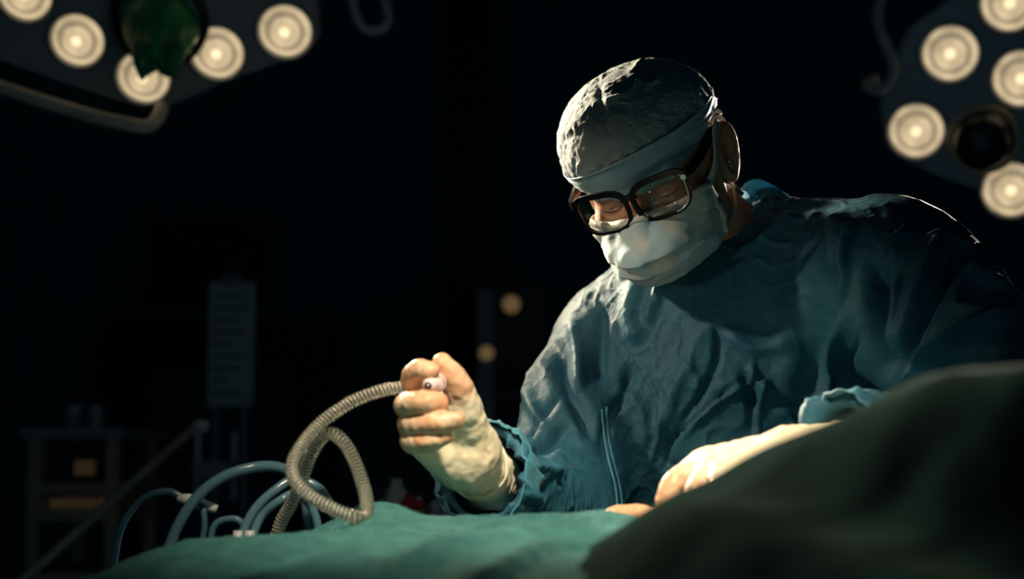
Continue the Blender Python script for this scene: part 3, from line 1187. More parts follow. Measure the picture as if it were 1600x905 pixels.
th = np.linspace(0, 2 * math.pi, 65)[:-1]
gm = MB()
for s in (-1, 1):
    xi, zi = rim_curve(th, 0)
    xo, zo = rim_curve(th, .0046)
    V = []
    for k in range(64):
        V += [gpoint(s, xi[k], zi[k], -.0022), gpoint(s, xo[k], zo[k], -.0022), gpoint(s, xo[k], zo[k], .0022), gpoint(s, xi[k], zi[k], .0022)]
    Fc = [(k * 4 + j, k * 4 + (j + 1) % 4, ((k + 1) % 64) * 4 + (j + 1) % 4, ((k + 1) % 64) * 4 + j) for k in range(64) for j in range(4)]
    gm.add(V, Fc)
    e = [gpoint(s, .027, .017, 0), gpoint(s, .033, .0185, .001), gpoint(s, .0365, .0185, .006)]
    V, Fc = ribbon(np.array(e), (0, 0, 1), [.009, .010, .011], .004)
    gm.add(V, Fc)
br = spline([gpoint(-1, -.027, .009, 0), (-.004, wrap(0) - .0005, .0105), (.004, wrap(0) - .0005, .0105), gpoint(1, -.027, .009, 0)], 14)
V, Fc = ribbon(br, (0, 0, 1), .0065, .0042)
gm.add(V, Fc)
gm.V = [tuple(p) for p in h2w(np.array(gm.V))]
glasses = gm.build('eyeglasses', M['frame'], surgeon, label='black thick-framed eyeglasses')
for s in (-1, 1):
    xi, zi = rim_curve(th, .0006)
    V = [gpoint(s, 0, 0, -.0012)] + [gpoint(s, xi[k], zi[k], -.0007) for k in range(64)]
    V += [gpoint(s, 0, 0, -.0002)] + [gpoint(s, xi[k], zi[k], .0007) for k in range(64)]
    Fc = [(0, 1 + k, 1 + (k + 1) % 64) for k in range(64)] + [(65, 66 + (k + 1) % 64, 66 + k) for k in range(64)] + [(1 + k, 66 + k, 66 + (k + 1) % 64, 1 + (k + 1) % 64) for k in range(64)]
    fixn(build('lens', h2w(np.array(V)), Fc, M['glass'], glasses))
    if s < 0:
        kk = []
    # silver inner rim along the outer side of the lens
    kk = [k for k in range(64) if -1.45 < (th[k] if th[k] < math.pi else th[k] - 2 * math.pi) < 0.75]
    kk.sort(key=lambda k: th[k] if th[k] < math.pi else th[k] - 2 * math.pi)
    xm, zm = rim_curve(th, .0009)
    if s > 0:
        V, Fc = tube(h2w(np.array([gpoint(s, xm[k], zm[k], -.0022) for k in kk])), .0009, 6)
        build('rim_inlay', V, Fc, M['steel'], glasses)
    e = np.array(gpoint(s, .0365, .0180, .004))
    P = spline([e, (s * .0765, .030, .0165), (s * .0785, .070, .019), (s * .0800, .100, .019), (s * .0805, .116, .006), (s * .0790, .124, -.014)], 40)
    V, Fc = ribbon(P, (0, -.1, 1), np.interp(np.linspace(0, 1, 40), [0, .3, .7, 1], [.0115, .0120, .0080, .0055]), .0038)
    fixn(build('temple', h2w(V), Fc, M['frame'], glasses, smooth=False))
    c = np.array(gpoint(s, .0300, .0150, -.0030))
    if s < 0:
        continue
    mb = MB().disc(h2w(c), RH.T[1] @ RC.T if False else (RC @ RH @ np.array([0, 1, 0])), .0032, .0016, 18)
    mb.build('hinge_rivet', M['steel'], glasses)
V, Fc = tube(h2w(np.array([(.0842, .094, .0235), (.0845, .100, .0235)])), .0024, 10)
build('temple_rivet', V, Fc, M['steel'], glasses)

# ---- earring
c = h2c((.0870, .088, -.030))
mb = MB()
ec = np.array([.0835, .0895, -.019])
for dz, r in ((0, .0022), (-.0055, .0016), (-.0085, .0012)):
    phi = np.linspace(0, math.pi, 7)
    P = np.stack([h2w(ec + np.array([.0025, -.002, dz - r * math.cos(p)])) for p in phi])
    mb.tube(P, np.maximum(r * np.sin(phi), 1e-4), 8)
mb.build('earring', M['steel'], surgeon, smooth=True, label='small silver earring')

# ---- lashes and hair
def on_skin(P):
    for _ in range(6):
        d = head_sdf(P, True)
        e = 1e-4
        g = np.stack([head_sdf(P + np.eye(3)[k] * e, True) - d for k in range(3)], 1) / e
        g /= np.linalg.norm(g, axis=1)[:, None] + 1e-9
        P = P - g * (d - .0002)[:, None] * .8
    return P


for s in (-1, 1):
    P = np.array([(s * (.0185 + .027 * t), .0022 + .004 * abs(t - .45) ** 1.5 * 4, -.0065 - .0030 * math.sin(t * math.pi)) for t in np.linspace(0, 1, 14)])
    P = on_skin(P)
    V, Fc = tube(h2w(P), np.interp(np.linspace(0, 1, 14), [0, .5, 1], [.0004, .0007, .0005]), 6)
    build('eyelashes', V, Fc, M['lash'], surgeon)


def head_project(P):
    for _ in range(4):
        d = body_head(h2c(P))
        e = 1e-4
        g = np.stack([body_head(h2c(P + np.eye(3)[k] * e)) - d for k in range(3)], 1) / e
        P = P - g * d[:, None]
    return P, g


hm = MB()
roots = []
for _ in range(420):
    s = 1 if random.random() < .8 else -1
    r = random.random()
    if r < .22:
        roots.append((s * .075, random.uniform(.072, .088), random.uniform(-.035, .026)))
    else:
        roots.append((s * random.uniform(.02, .075), random.uniform(.125, .185), random.uniform(-.070, .030)))
R0_ = np.array(roots)
R_, G_ = head_project(R0_)
ok_ = (np.abs(body_head(h2c(R_))) < .002) & (np.linalg.norm(R_ - R0_, axis=1) < .03)
R_, G_ = R_[ok_], G_[ok_]
for p, gdir in zip(R_, G_):
    gdir = gdir / np.linalg.norm(gdir)
    fl = np.array([0, .25, -1.0]) + RNG.normal(size=3) * .35
    fl = fl - gdir * (fl @ gdir)
    fl = fl / np.linalg.norm(fl)
    L_ = random.uniform(.010, .022) * (.5 if p[1] < .1 else 1)
    pts = np.array([p - gdir * .001, p + fl * L_ * .5 + gdir * L_ * .28, p + fl * L_ + gdir * L_ * .40])
    hm.tube(h2w(pts), [.00045, .00035, .0001], 3, False)
hm.build('hair', M['hair'], surgeon, kind='stuff', label='short greying hair behind the ear')

# ---- gloved hands
def smooth_finger(pts, rs):
    n = 4 * (len(pts) - 1) + 1
    return spline(pts, n), np.interp(np.linspace(0, 1, n), np.linspace(0, 1, len(rs)), rs)


def glove(name, parts, lo, hi, label, h=.0016, kblend=.010, nails=(), wrist=None):
    palm, fingers = parts

    def sdf(P):
        d = None
        for a, b, ra, rb in palm:
            c = cone(P, a, b, ra, rb)
            d = c if d is None else smin(d, c, .014)
        fd = None
        for pts, rs in fingers:
            c = chain(P, *smooth_finger(pts, rs), .0008)
            # a finger melts into the palm only at its root
            dist = np.linalg.norm(P - pts[0], axis=1)
            k = np.clip(1 - dist / .040, 0.08, 1) * kblend
            d2 = smin(palm_d(P), c, k)
            fd = d2 if fd is None else smin(fd, d2, .0012)
        d = np.minimum(d, fd)
        for c, r in nails:
            d = smin(d, ell(P, PC(*c), r), .0009)
        return d

    def palm_d(P):
        d = None
        for a, b, ra, rb in palm:
            c = cone(P, a, b, ra, rb)
            d = c if d is None else smin(d, c, .014)
        return d
    V, Q = surface(sdf, lo, hi, h)
    V = relax(V, Q, 1, .4)
    N = vnormals(V, Q)
    D = .0009 * (ridged(V, 60, 3.1) - .4) + .0005 * noise(V * 160)
    pd = palm_d(V)
    onpalm = np.clip(1 - pd / .006, 0, 1)
    D += onpalm * .0012 * (ridged(V, 38, 13.1) - .4)
    if wrist is not None:
        wa = unit(wrist[1] - wrist[0])
        ws = (V - wrist[0]) @ wa
        D += onpalm * sstep(-.012, .012, ws) * .0005 * np.sin(ws * 900 + 5 * noise(V * 30))
    V = V + N * D[:, None]
    thin = np.zeros(len(V))
    for pts, rs in fingers:
        c = chain(V, pts[1:], rs[1:], .004)
        thin = np.maximum(thin, np.clip(1 - c / .008, 0, 1))
    thin *= .55 + .45 * np.clip(noise(V * 70) + .7, 0, 1)
    o = build(name, toW(V), Q, M['glove'], surgeon, label=label)
    at = o.data.attributes.new('thin', 'FLOAT', 'POINT')
    at.data.foreach_set('value', thin.astype(np.float32))
    return o


def pcs(*a):
    return [PC(*q) for q in a]


W1 = PC(738, 722, 1.435)
palm1 = [
    (PC(733, 700, 1.42), PC(672, 612, 1.415), .018, .0120),
    (PC(730, 708, 1.42), PC(660, 638, 1.418), .018, .0125),
    (PC(726, 716, 1.42), PC(657, 664, 1.416), .018, .0125),
    (PC(722, 722, 1.42), PC(660, 690, 1.408), .018, .0125),
    (PC(738, 700, 1.415), PC(722, 640, 1.385), .022, .0165),
    (PC(718, 724, 1.410), PC(672, 700, 1.395), .019, .0140),
    (PC(728, 712, 1.42), PC(768, 752, 1.490), .0270, .0285),
]
fing1 = [
    (pcs((672, 612, 1.412), (645, 593, 1.374), (656, 579, 1.356), (673, 581, 1.346)), [.0110, .0106, .0100, .0080]),
    (pcs((660, 638, 1.413), (636, 634, 1.364), (662, 629, 1.341), (685, 630, 1.343)), [.0115, .0112, .0106, .0090]),
    (pcs((657, 664, 1.411), (640, 664, 1.362), (678, 661, 1.338), (712, 657, 1.341)), [.0115, .0106, .0100, .0085]),
    (pcs((660, 690, 1.403), (643, 690, 1.364), (668, 690, 1.344), (693, 683, 1.342)), [.0110, .0102, .0096, .0081]),
    (pcs((722, 636, 1.385), (713, 600, 1.372), (692, 569, 1.366)), [.0165, .0128, .0098]),
]
nails1 = [((710, 656, 1.3335), (.0056, .0012, .0046)), ((690, 683, 1.3350), (.0050, .0012, .0042)), ((682, 629, 1.3350), (.0052, .0012, .0048))]
g1 = glove('glove', (palm1, fing1), PC(600, 800, 1.40) - (.01, .09, .01), PC(800, 530, 1.42) + (.01, .12, .01), 'cream latex glove on the raised hand', h=.0014, nails=nails1, wrist=(PC(728, 712, 1.42), PC(768, 752, 1.490)))
# rolled edge of the glove
ax = unit(PC(768, 752, 1.490) - PC(728, 712, 1.42))
cx = PC(728, 712, 1.42) + ax * .036
e1 = unit(np.cross(ax, (0, 0, 1)))
e2 = np.cross(ax, e1)
P = np.array([cx + (e1 * math.cos(q) + e2 * math.sin(q)) * (.0290 + .0004 * math.sin(5 * q)) + ax * .0015 * math.sin(2 * q) for q in np.linspace(0, 2 * math.pi, 61)])
V, Fc = tube(toW(P), .0016, 8, False)
build('glove_edge', V, Fc, M['glove'], g1)
for pp, rr in (((706, 655, 1.336), .0045),):
    pass

palm2 = [
    (PC(1235, 712, 1.31), PC(1108, 724, 1.335), .0165, .0135),
    (PC(1235, 714, 1.31), PC(1102, 728, 1.312), .0175, .0140),
    (PC(1232, 720, 1.30), PC(1112, 737, 1.290), .0170, .0135),
    (PC(1230, 726, 1.29), PC(1130, 750, 1.272), .0160, .0130),
    (PC(1235, 718, 1.305), PC(1330, 704, 1.33), .0250, .027),
]
fing2 = [
    (pcs((1108, 722, 1.335), (1052, 812, 1.335), (1006, 806, 1.320), (957, 806, 1.305)), [.0120, .0100, .0095, .0082]),
    (pcs((1102, 726, 1.312), (1058, 753, 1.304), (1043, 782, 1.300), (1042, 815, 1.304)), [.0125, .0106, .0098, .0085]),
    (pcs((1112, 735, 1.290), (1088, 768, 1.268), (1080, 796, 1.268), (1082, 822, 1.276)), [.0120, .0100, .0094, .0082]),
    (pcs((1130, 748, 1.272), (1121, 780, 1.246), (1118, 804, 1.250), (1120, 826, 1.258)), [.0112, .0092, .0086, .0076]),
    (pcs((1170, 735, 1.345), (1090, 815, 1.350), (1030, 825, 1.335), (985, 816, 1.315)), [.0140, .0115, .0105, .0085]),
]
glove('glove', (palm2, fing2), PC(920, 850, 1.30) - (.01, .09, .01), PC(1350, 640, 1.32) + (.02, .10, .01), 'cream latex glove on the hand at the drape', h=.0018)

# crumpled cuffs at the sleeve ends
for c, axv, r, nm in ((CU_R, FA_R, .044, 1.0), (CU_L, FA_L, .042, 6.0)):
    e1 = unit(np.cross(axv, (0, 0, 1)))
    e2 = np.cross(axv, e1)
    V = []
    na, nl = 90, 14
    for i in range(na):
        q = i * 2 * math.pi / na
        dr = e1 * math.cos(q) + e2 * math.sin(q)
        for j in range(nl):
            t = j / (nl - 1)
            V.append(c + axv * (-.030 + .036 * t) + dr * (r + .0035 * math.sin(t * math.pi)))
    V = np.array(V)
    Q = np.array([[i * nl + j, ((i + 1) % na) * nl + j, ((i + 1) % na) * nl + j + 1, i * nl + j + 1] for i in range(na) for j in range(nl - 1)])
    dirs = V - c
    dirs = dirs - (dirs @ axv)[:, None] * axv
    dirs /= np.linalg.norm(dirs, axis=1)[:, None]
    V = V + dirs * (.0080 * (ridged(V, 40, nm) - .3) + .005 * noise(V * 30 + nm) + .004 * crease(V, 30, nm))[:, None]
    V2, F2 = solid(V, Q, dirs, .0015)
    fixn(build('cuff', toW(V2), F2, M['cuff'], gown))

# ------------------------------------------------------------------ drapes and table
_cl = np.array([PW(px, py, 1.27) for px, py in ((-400, 1080), (-100, 985), (60, 930), (130, 903), (220, 874), (300, 851), (400, 833), (480, 821), (600, 811), (800, 811))])
CRX, CRZ = _cl[:, 0], _cl[:, 2] - _cl[-1, 2]


def teal_z(x, y):
    z = np.interp(y, [.55, .95, 1.27, 1.36, 1.46], [1.036, 1.068, 1.093, 1.084, 1.045])
    # falls away to the left
    z = z + np.interp(x, CRX, CRZ)
    z = z + .036 * np.exp(-(((x + .115) / .085) ** 2 + ((y - 1.42) / .05) ** 2))
    z = z + .012 * np.exp(-(((x - .075) / .035) ** 2 + ((y - 1.24) / .06) ** 2))
    return z


def height_sheet(fz, xs, ys):
    X, Y = np.meshgrid(xs, ys, indexing='ij')
    Z = fz(X.ravel(), Y.ravel())
    V = np.stack([X.ravel(), Y.ravel(), Z], 1)
    n = len(ys)
    Q = np.array([[i * n + j, (i + 1) * n + j, (i + 1) * n + j + 1, i * n + j + 1] for i in range(len(xs) - 1) for j in range(n - 1)])
    return V, Q


def teal_full(x, y):
    z = teal_z(x, y)
    P = np.stack([x, y, x * 0], 1)
    z = z + .010 * noise(P * 7 + 2.2) + .006 * (ridged(P * (1, .6, 1), 9, 1.7) - .4) + .0022 * (ridged(P, 30, 6.7) - .4) + .0009 * noise(P * 150)
    z = z + .010 * np.exp(-((x + .02 - .55 * (y - 1.1)) / .018) ** 2) * sstep(.95, 1.05, y) * sstep(1.26, 1.15, y)
    z = z + .008 * np.exp(-((x - .05 - .45 * (y - 1.1)) / .012) ** 2) * sstep(1.28, 1.2, y)
    z = z - .55 * sstep(1.44, 1.50, y) - .5 * sstep(.60, .54, y) - .45 * sstep(-.62, -.70, x)
    return np.maximum(z, .45)


V, Q = height_sheet(teal_full, np.linspace(-.74, .70, 330), np.linspace(.52, 1.52, 260))
N = vnormals(V, Q)
V2, F2 = solid(V, Q, N, .002)
build('surgical_drape', V2, F2, M['teal'], None, label='teal cloth surgical drape lying over the operating table', cat='drape')

CREST = [(700, 1010, 1.02), (800, 945, 1.00), (860, 902, .985), (940, 842, .975), (1000, 803, .965), (1080, 761, .95), (1160, 718, .935), (1260, 672, .92), (1340, 634, .91), (1400, 606, .90), (1450, 588, .89), (1520, 576, .875), (1600, 570, .86), (1750, 570, .84)]
CW = np.array([PW(*c) for c in CREST])


def mound(x, y):
    zc = np.interp(x, CW[:, 0], CW[:, 2])
    yc = np.interp(x, CW[:, 0], CW[:, 1])
    s = y - yc
    P = np.stack([x, y, x * 0], 1)
    back = teal_z(x, y) + .004 - .1 * sstep(1.25, 1.4, y)
    hgt = np.maximum(zc - back, 0.0)
    prof = np.where(s > 0, np.exp(-(s / .075) ** 2), np.exp(-(s / .20) ** 2))
    z = back + hgt * prof
    # long slanting folds down the near side
    q = x + .55 * y
    fold = .012 * np.sin(q * 38 + 2 * noise(P * 5)) * sstep(0.0, .10, -s) + .006 * noise(P * 9 + 4) * sstep(-.01, .06, -s)
    z = z + fold * sstep(0, .05, hgt)
    z = z + .003 * noise(P * 22 + 8)
    z = z - .5 * sstep(.46, .40, y) - .5 * sstep(.70, .76, x)
    return np.maximum(z, .45)


def mound_low(x, y):
    return mound(x, y)


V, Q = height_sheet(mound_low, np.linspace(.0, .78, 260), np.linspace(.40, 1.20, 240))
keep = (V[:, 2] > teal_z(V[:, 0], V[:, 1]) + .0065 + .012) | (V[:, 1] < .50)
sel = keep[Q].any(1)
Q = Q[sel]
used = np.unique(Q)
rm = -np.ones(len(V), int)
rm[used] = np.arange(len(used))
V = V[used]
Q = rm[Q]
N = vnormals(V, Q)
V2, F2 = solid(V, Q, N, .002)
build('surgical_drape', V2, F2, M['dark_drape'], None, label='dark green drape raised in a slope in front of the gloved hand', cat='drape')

tb = empty('operating_table', (0.05, 1.0, 0), 'operating table standing under the teal drape', 'table')
MB().box((0.05, 1.0, .86), (1.20, .78, .08)).build('mattress', M['pad'], tb)
MB().box((0.05, 1.0, .79), (1.22, .80, .06)).build('table_top', M['steel'], tb)
MB().box((0.05, 1.0, .45), (.26, .26, .62)).build('column', M['steel'], tb)
MB().box((0.05, 1.0, .08), (.90, .50, .16)).build('foot', M['greyplastic'], tb)

# ------------------------------------------------------------------ hoses
hp = [PC(640, 604, 1.398), PC(618, 607, 1.395), PC(585, 614, 1.39), PC(545, 631, 1.385), PC(503, 660, 1.375), PC(472, 695, 1.36), PC(457, 725, 1.345), PC(460, 748, 1.335), PC(482, 773, 1.325),
      PC(518, 794, 1.32), PC(552, 808, 1.32), PC(569, 806, 1.335), PC(573, 785, 1.35), PC(565, 750, 1.365), PC(548, 708, 1.375), PC(530, 684, 1.38), PC(513, 678, 1.385),
      PC(497, 692, 1.39), PC(482, 722, 1.395), PC(470, 755, 1.40), PC(455, 788, 1.405), PC(440, 815, 1.41), PC(428, 850, 1.41)]
hc = resample(spline(hp, 500), .0006)
hose = empty('corrugated_hose', toW(hp[11]), 'clear corrugated hose looping from the raised hand to the drape', 'hose')
ph = np.arange(len(hc)) * .0006 / .0035 * 2 * math.pi
V, Fc = tube(toW(hc), .0056 + .0009 * np.sin(ph), 14)
build('hose_wall', V, Fc, M['hose'], hose)
HP_, HT_, HN_, HB_ = frames(resample(hc, .00028))
pc_ = np.arange(len(HP_)) * .00028 / .0035 * 2 * math.pi
V, Fc = tube(toW(HP_ + (HN_ * np.cos(pc_)[:, None] + HB_ * np.sin(pc_)[:, None]) * .0050), .00055, 4)
build('hose_coil', V, Fc, M['coil'], hose)
# connector held between thumb and index
ca = PC(690, 596, 1.372)
cb = PC(668, 603, 1.336)
axc = unit(cb - ca)
prof = [(0, .0050), (.006, .0056), (.010, .0070), (.016, .0078), (.022, .0078), (.027, .0070), (.0305, .0055), (.032, .0046)]
P = np.array([ca + axc * (t + .004) for t, r in prof])
V, Fc = tube(toW(P), [r for t, r in prof], 20)
con = build('connector', V, Fc, M['connector'], hose, label='pale pink plastic connector')
for t, r in ((.0125, .0080), (.0205, .0084), (.0255, .0078)):
    e1 = unit(np.cross(axc, (0, 0, 1)))
    e2 = np.cross(axc, e1)
    P = np.array([ca + axc * t + (e1 * math.cos(q) + e2 * math.sin(q)) * r for q in np.linspace(0, 2 * math.pi, 33)])
    V, Fc = tube(toW(P), .0007, 6, False)
    build('ridge', V, Fc, M['connector'], con)
V, Fc = tube(toW(np.array([ca + axc * .030, ca + axc * .0366])), .0034, 14)
build('bore', V, Fc, M['hole'], con)
V, Fc = tube(toW(np.array([ca + axc * .036, ca + axc * .0374])), .0012, 10)
build('needle_tip', V, Fc, M['steel'], con)

TUBES = [
    ('clear blue tubing arching out from behind the drape', [(255, 880, 1.40), (280, 818, 1.41), (310, 775, 1.42), (350, 745, 1.43), (400, 730, 1.44), (440, 732, 1.45), (470, 755, 1.45), (485, 830, 1.45)], .0052),
    ('blue tubing bundled beside the corrugated hose, upper strand', [(372, 850, 1.41), (396, 800, 1.42), (428, 768, 1.43), (462, 750, 1.44), (505, 770, 1.44), (530, 830, 1.44)], .0045),
    ('blue tubing bundled beside the corrugated hose, lower strand', [(390, 850, 1.40), (408, 808, 1.41), (438, 782, 1.41), (466, 772, 1.42), (490, 800, 1.42), (500, 840, 1.42)], .0040),
    ('thin dark tubing in a wide arc ending in a white fitting', [(172, 935, 1.45), (186, 835, 1.45), (218, 784, 1.46), (258, 768, 1.46), (288, 778, 1.46)], .0034),
    ('short curled tubing beside the white fitting', [(300, 890, 1.43), (318, 835, 1.43), (318, 800, 1.43), (312, 786, 1.44)], .0030),
    ('pale tubing bent low over the edge of the drape', [(326, 870, 1.42), (333, 826, 1.42), (352, 812, 1.42), (378, 818, 1.42), (394, 870, 1.42)], .0032),
]
for lab, pts, r in TUBES:
    P = spline([PC(*q) for q in pts], 60)
    root = empty('tubing', toW(P[0]), lab, 'tubing')
    V, Fc = tube(toW(P), r, 10)
    build('tube_wall', V, Fc, M['tubing'], root)
    if 'white fitting' in lab:
        e = P[-1]
        V, Fc = tube(toW(np.array([e - (.006, 0, 0), e + (.004, 0, -.002), e + (.016, 0, -.006)])), [.0040, .0058, .0040], 12)
        build('fitting', V, Fc, M['white'], root, label='white fitting')
    elif 'thin' not in lab:
        e = P[0]
        V, Fc = tube(toW(np.array([e - (0, 0, .01), e + (0, 0, .012)])), [.0055, .0045], 12)
        build('fitting', V, Fc, M['greyplastic'], root)

# ------------------------------------------------------------------ surgical lamps
def lamp(name, label, ctr, nrm, outline, pods, podr, d):
    """outline / pods: where their edges lie on the lamp's own face plane"""
    c = PC(*ctr)
    n = unit(nrm)                                   # face normal, in the tilted frame

    def onp(px, py):
        r = PC(px, py, 1.0)
        return r * ((c @ n) / (r @ n))
    root = empty(name, toW(c), label, 'lamp', None)
    O = np.array([onp(*p) for p in outline])
    nn = len(O)
    cen_ = O.mean(0)
    back = -n * .10
    V = np.vstack([cen_ + (O - cen_) * .97, O - n * .012, O - n * .05, cen_ + (O - cen_) * .8 + back])
    Fc = [tuple(range(nn))] + [(k * nn + i, k * nn + (i + 1) % nn, k * nn + nn + (i + 1) % nn, k * nn + nn + i) for k in range(3) for i in range(nn)] + [tuple(3 * nn + i for i in range(nn))[::-1]]
    fixn(build('housing', toW(V), Fc, M['lamp'], root, smooth=False))
    e1 = unit(np.cross(n, (0, 0, 1)))
    e2 = np.cross(n, e1)
    for px, py in pods:
        o = onp(px, py)
        q = np.linspace(0, 2 * math.pi, 49)[:-1]
        ring = []
        prof = [(1.0, .001), (1.10, .004), (1.13, .010), (1.06, .016), (1.0, .012), (.98, .004)]
        for rr, hh in prof:
            for a_ in q:
                ring.append(o + n * hh * .6 + (e1 * math.cos(a_) + e2 * math.sin(a_)) * podr * rr)
        Fr = [(k * 48 + i, k * 48 + (i + 1) % 48, ((k + 1) % 6) * 48 + (i + 1) % 48, ((k + 1) % 6) * 48 + i) for k in range(6) for i in range(48)]
        pod = fixn(build('lamp_pod', toW(np.array(ring)), Fr, M['lamp'], root))
        nr = 22
        LV = [o + n * .012]
        rad = [0.0]
        for k in range(1, nr + 1):
            f = k / nr
            for a_ in q:
                LV.append(o + n * (.012 * (1 - f * f) + .0015 * math.cos(f * 30)) + (e1 * math.cos(a_) + e2 * math.sin(a_)) * podr * f)
                rad.append(f)
        LF = [(0, 1 + i, 1 + (i + 1) % 48) for i in range(48)] + [(1 + (k - 1) * 48 + i, 1 + k * 48 + i, 1 + k * 48 + (i + 1) % 48, 1 + (k - 1) * 48 + (i + 1) % 48) for k in range(1, nr) for i in range(48)]
        ln = fixn(build('lamp_lens', toW(np.array(LV)), LF, M['glow'], pod))
        at = ln.data.attributes.new('rad', 'FLOAT', 'POINT')
        at.data.foreach_set('value', rad)
    return root, onp, n, e1, e2


DL = 2.75
NL_ = (-.02, -.90, -.42)
rl, onl, nl_, l1, l2 = lamp('surgical_lamp', 'surgical lamp with green handle cover, lit pods and a loop handle', (255, 20, DL), NL_,
                           [(-140, 20), (-60, 75), (90, 130), (200, 166), (242, 172), (275, 164), (380, 120), (480, 85), (497, 62), (493, 0), (470, -70), (300, -130), (80, -130), (-100, -80)],
                           [(40, -10), (122, 62), (225, 120), (340, 82), (446, 48), (150, -75), (350, -60)], 43 / F * DL, DL)
# green sterile cover over the central handle
hc_ = onl(252, 35)
prof = [(-.01, .050), (.006, .066), (.030, .066), (.055, .056), (.080, .036), (.105, .026), (.122, .024), (.130, .010)]
axh = unit(nl_ + np.array([0.08, 0, -.25]))
V, Fc = tube(toW(resample(np.array([hc_ + axh * .0, hc_ + axh * .13]), .0055)), np.interp(np.linspace(0, .13, 23), [p[0] for p in prof], [p[1] for p in prof]), 28)
V = V + (.006 * (ridged(V, 24, 3.0) - .4))[:, None] * np.array([1, -.4, -1.0])
cov = build('handle_cover', V, Fc, M['green'], rl, label='green sterile handle cover')
rr = random.Random(5)
for k in range(5):
    b = toW(hc_ + axh * .10) + np.array([(k - 1.4) * .017, rr.uniform(-.02, .0), -.02])
    V, Fc = tube(np.array([b + (0, 0, .03), b + (.003, 0, .01), b + (rr.uniform(-.01, .01), 0, -.012), b + (rr.uniform(-.012, .012), 0, -.026 - rr.uniform(0, .012))]), [.014, .016, .013, .004], 10)
    build('cover_frill', V, Fc, M['green'], cov)
# dark ring round the handle
e = onl(250, 30)
P = np.array([e + nl_ * .004 + (l1 * math.cos(q) + l2 * math.sin(q)) * .082 for q in np.linspace(0, 2 * math.pi, 49)])
V, Fc = tube(toW(P), .008, 8, False)
build('handle_ring', V, Fc, M['black'], rl)
# guard rail under the lamp
P = spline([PC(-140, 85, DL - .02), PC(-40, 122, DL - .02), PC(40, 150, DL - .03), PC(130, 178, DL - .03), PC(205, 196, DL - .03), PC(232, 198, DL - .02), PC(246, 186, DL), PC(254, 168, DL + .03)], 60)
V, Fc = tube(toW(P), .0125, 12)
build('guard_rail', V, Fc, M['rail'], rl)
P = spline([PC(480, -10, DL + .05), PC(520, -22, DL + .05), PC(548, -5, DL + .04), PC(556, 25, DL + .04), PC(572, 46, DL + .04), PC(598, 44, DL + .04), PC(606, 22, DL + .05), PC(592, -20, DL + .06), PC(560, -50, DL + .08), PC(480, -60, DL + .08)], 70)
V, Fc = tube(toW(P), .0095, 10)
build('loop_handle', V, Fc, M['greyplastic'], rl)
V, Fc = tube(np.array([toW(onl(250, -60) - nl_ * .07), toW(onl(250, -60) - nl_ * .07) + (0, .1, .22), (-.70, 3.0, 3.02)]), .03, 14)
build('suspension_arm', V, Fc, M['rail'], rl)

DR = 3.05
NR_ = (-.34, -.90, -.26)
rrt, onr, nr_, r1_, r2_ = lamp('surgical_lamp', 'surgical lamp with dark central camera and lit pods behind the shoulder', (1540, 215, DR), NR_,
                              [(1372, 165), (1378, 215), (1410, 252), (1470, 280), (1535, 300), (1560, 345), (1640, 350), (1720, 300), (1760, 180), (1740, 40), (1680, -50), (1560, -70), (1490, -10), (1420, 40), (1395, 90)],
                              [(1485, 83), (1432, 204), (1580, 296), (1596, 122), (1578, 4), (1690, 200)], 44 / F * DR, DR)
hc_ = onr(1538, 216)
P = np.array([hc_ + nr_ * t for t in (0, .01, .02, .05, .075, .085, .086)])
V, Fc = tube(toW(P), [.068, .068, .058, .054, .050, .040, .001], 32)
camh = build('camera_housing', V, Fc, M['black'], rrt, label='dark round camera housing')
P = np.array([hc_ + nr_ * .012 + (r1_ * math.cos(q) + r2_ * math.sin(q)) * .062 for q in np.linspace(0, 2 * math.pi, 49)])
V, Fc = tube(toW(P), .0085, 10, False)
build('camera_ring', V, Fc, M['cart'], camh)
V, Fc = tube(toW(np.array([hc_ + nr_ * .084, hc_ + nr_ * .092])), .014, 20)
build('camera_eye', V, Fc, M['tubing'], camh)
P = spline([PC(1405, -60, DR), PC(1376, 0, DR), PC(1372, 35, DR), PC(1384, 70, DR), PC(1396, 105, DR), PC(1388, 130, DR), PC(1368, 140, DR), PC(1355, 132, DR)], 50)
V, Fc = tube(toW(P), .012, 12)
build('guard_rail', V, Fc, M['greyplastic'], rrt)
V, Fc = tube(toW(np.array([PC(1352, 140, DR), PC(1358, 130, DR), PC(1372, 122, DR)])), [.012, .016, .012], 12)
build('rail_knob', V, Fc, M['cart'], rrt)
V, Fc = tube(np.array([toW(onr(1600, 40) - nr_ * .07), toW(onr(1600, 40) - nr_ * .07) + (0.05, .12, .25), (.98, 3.3, 3.02)]), .03, 14)
build('suspension_arm', V, Fc, M['rail'], rrt)

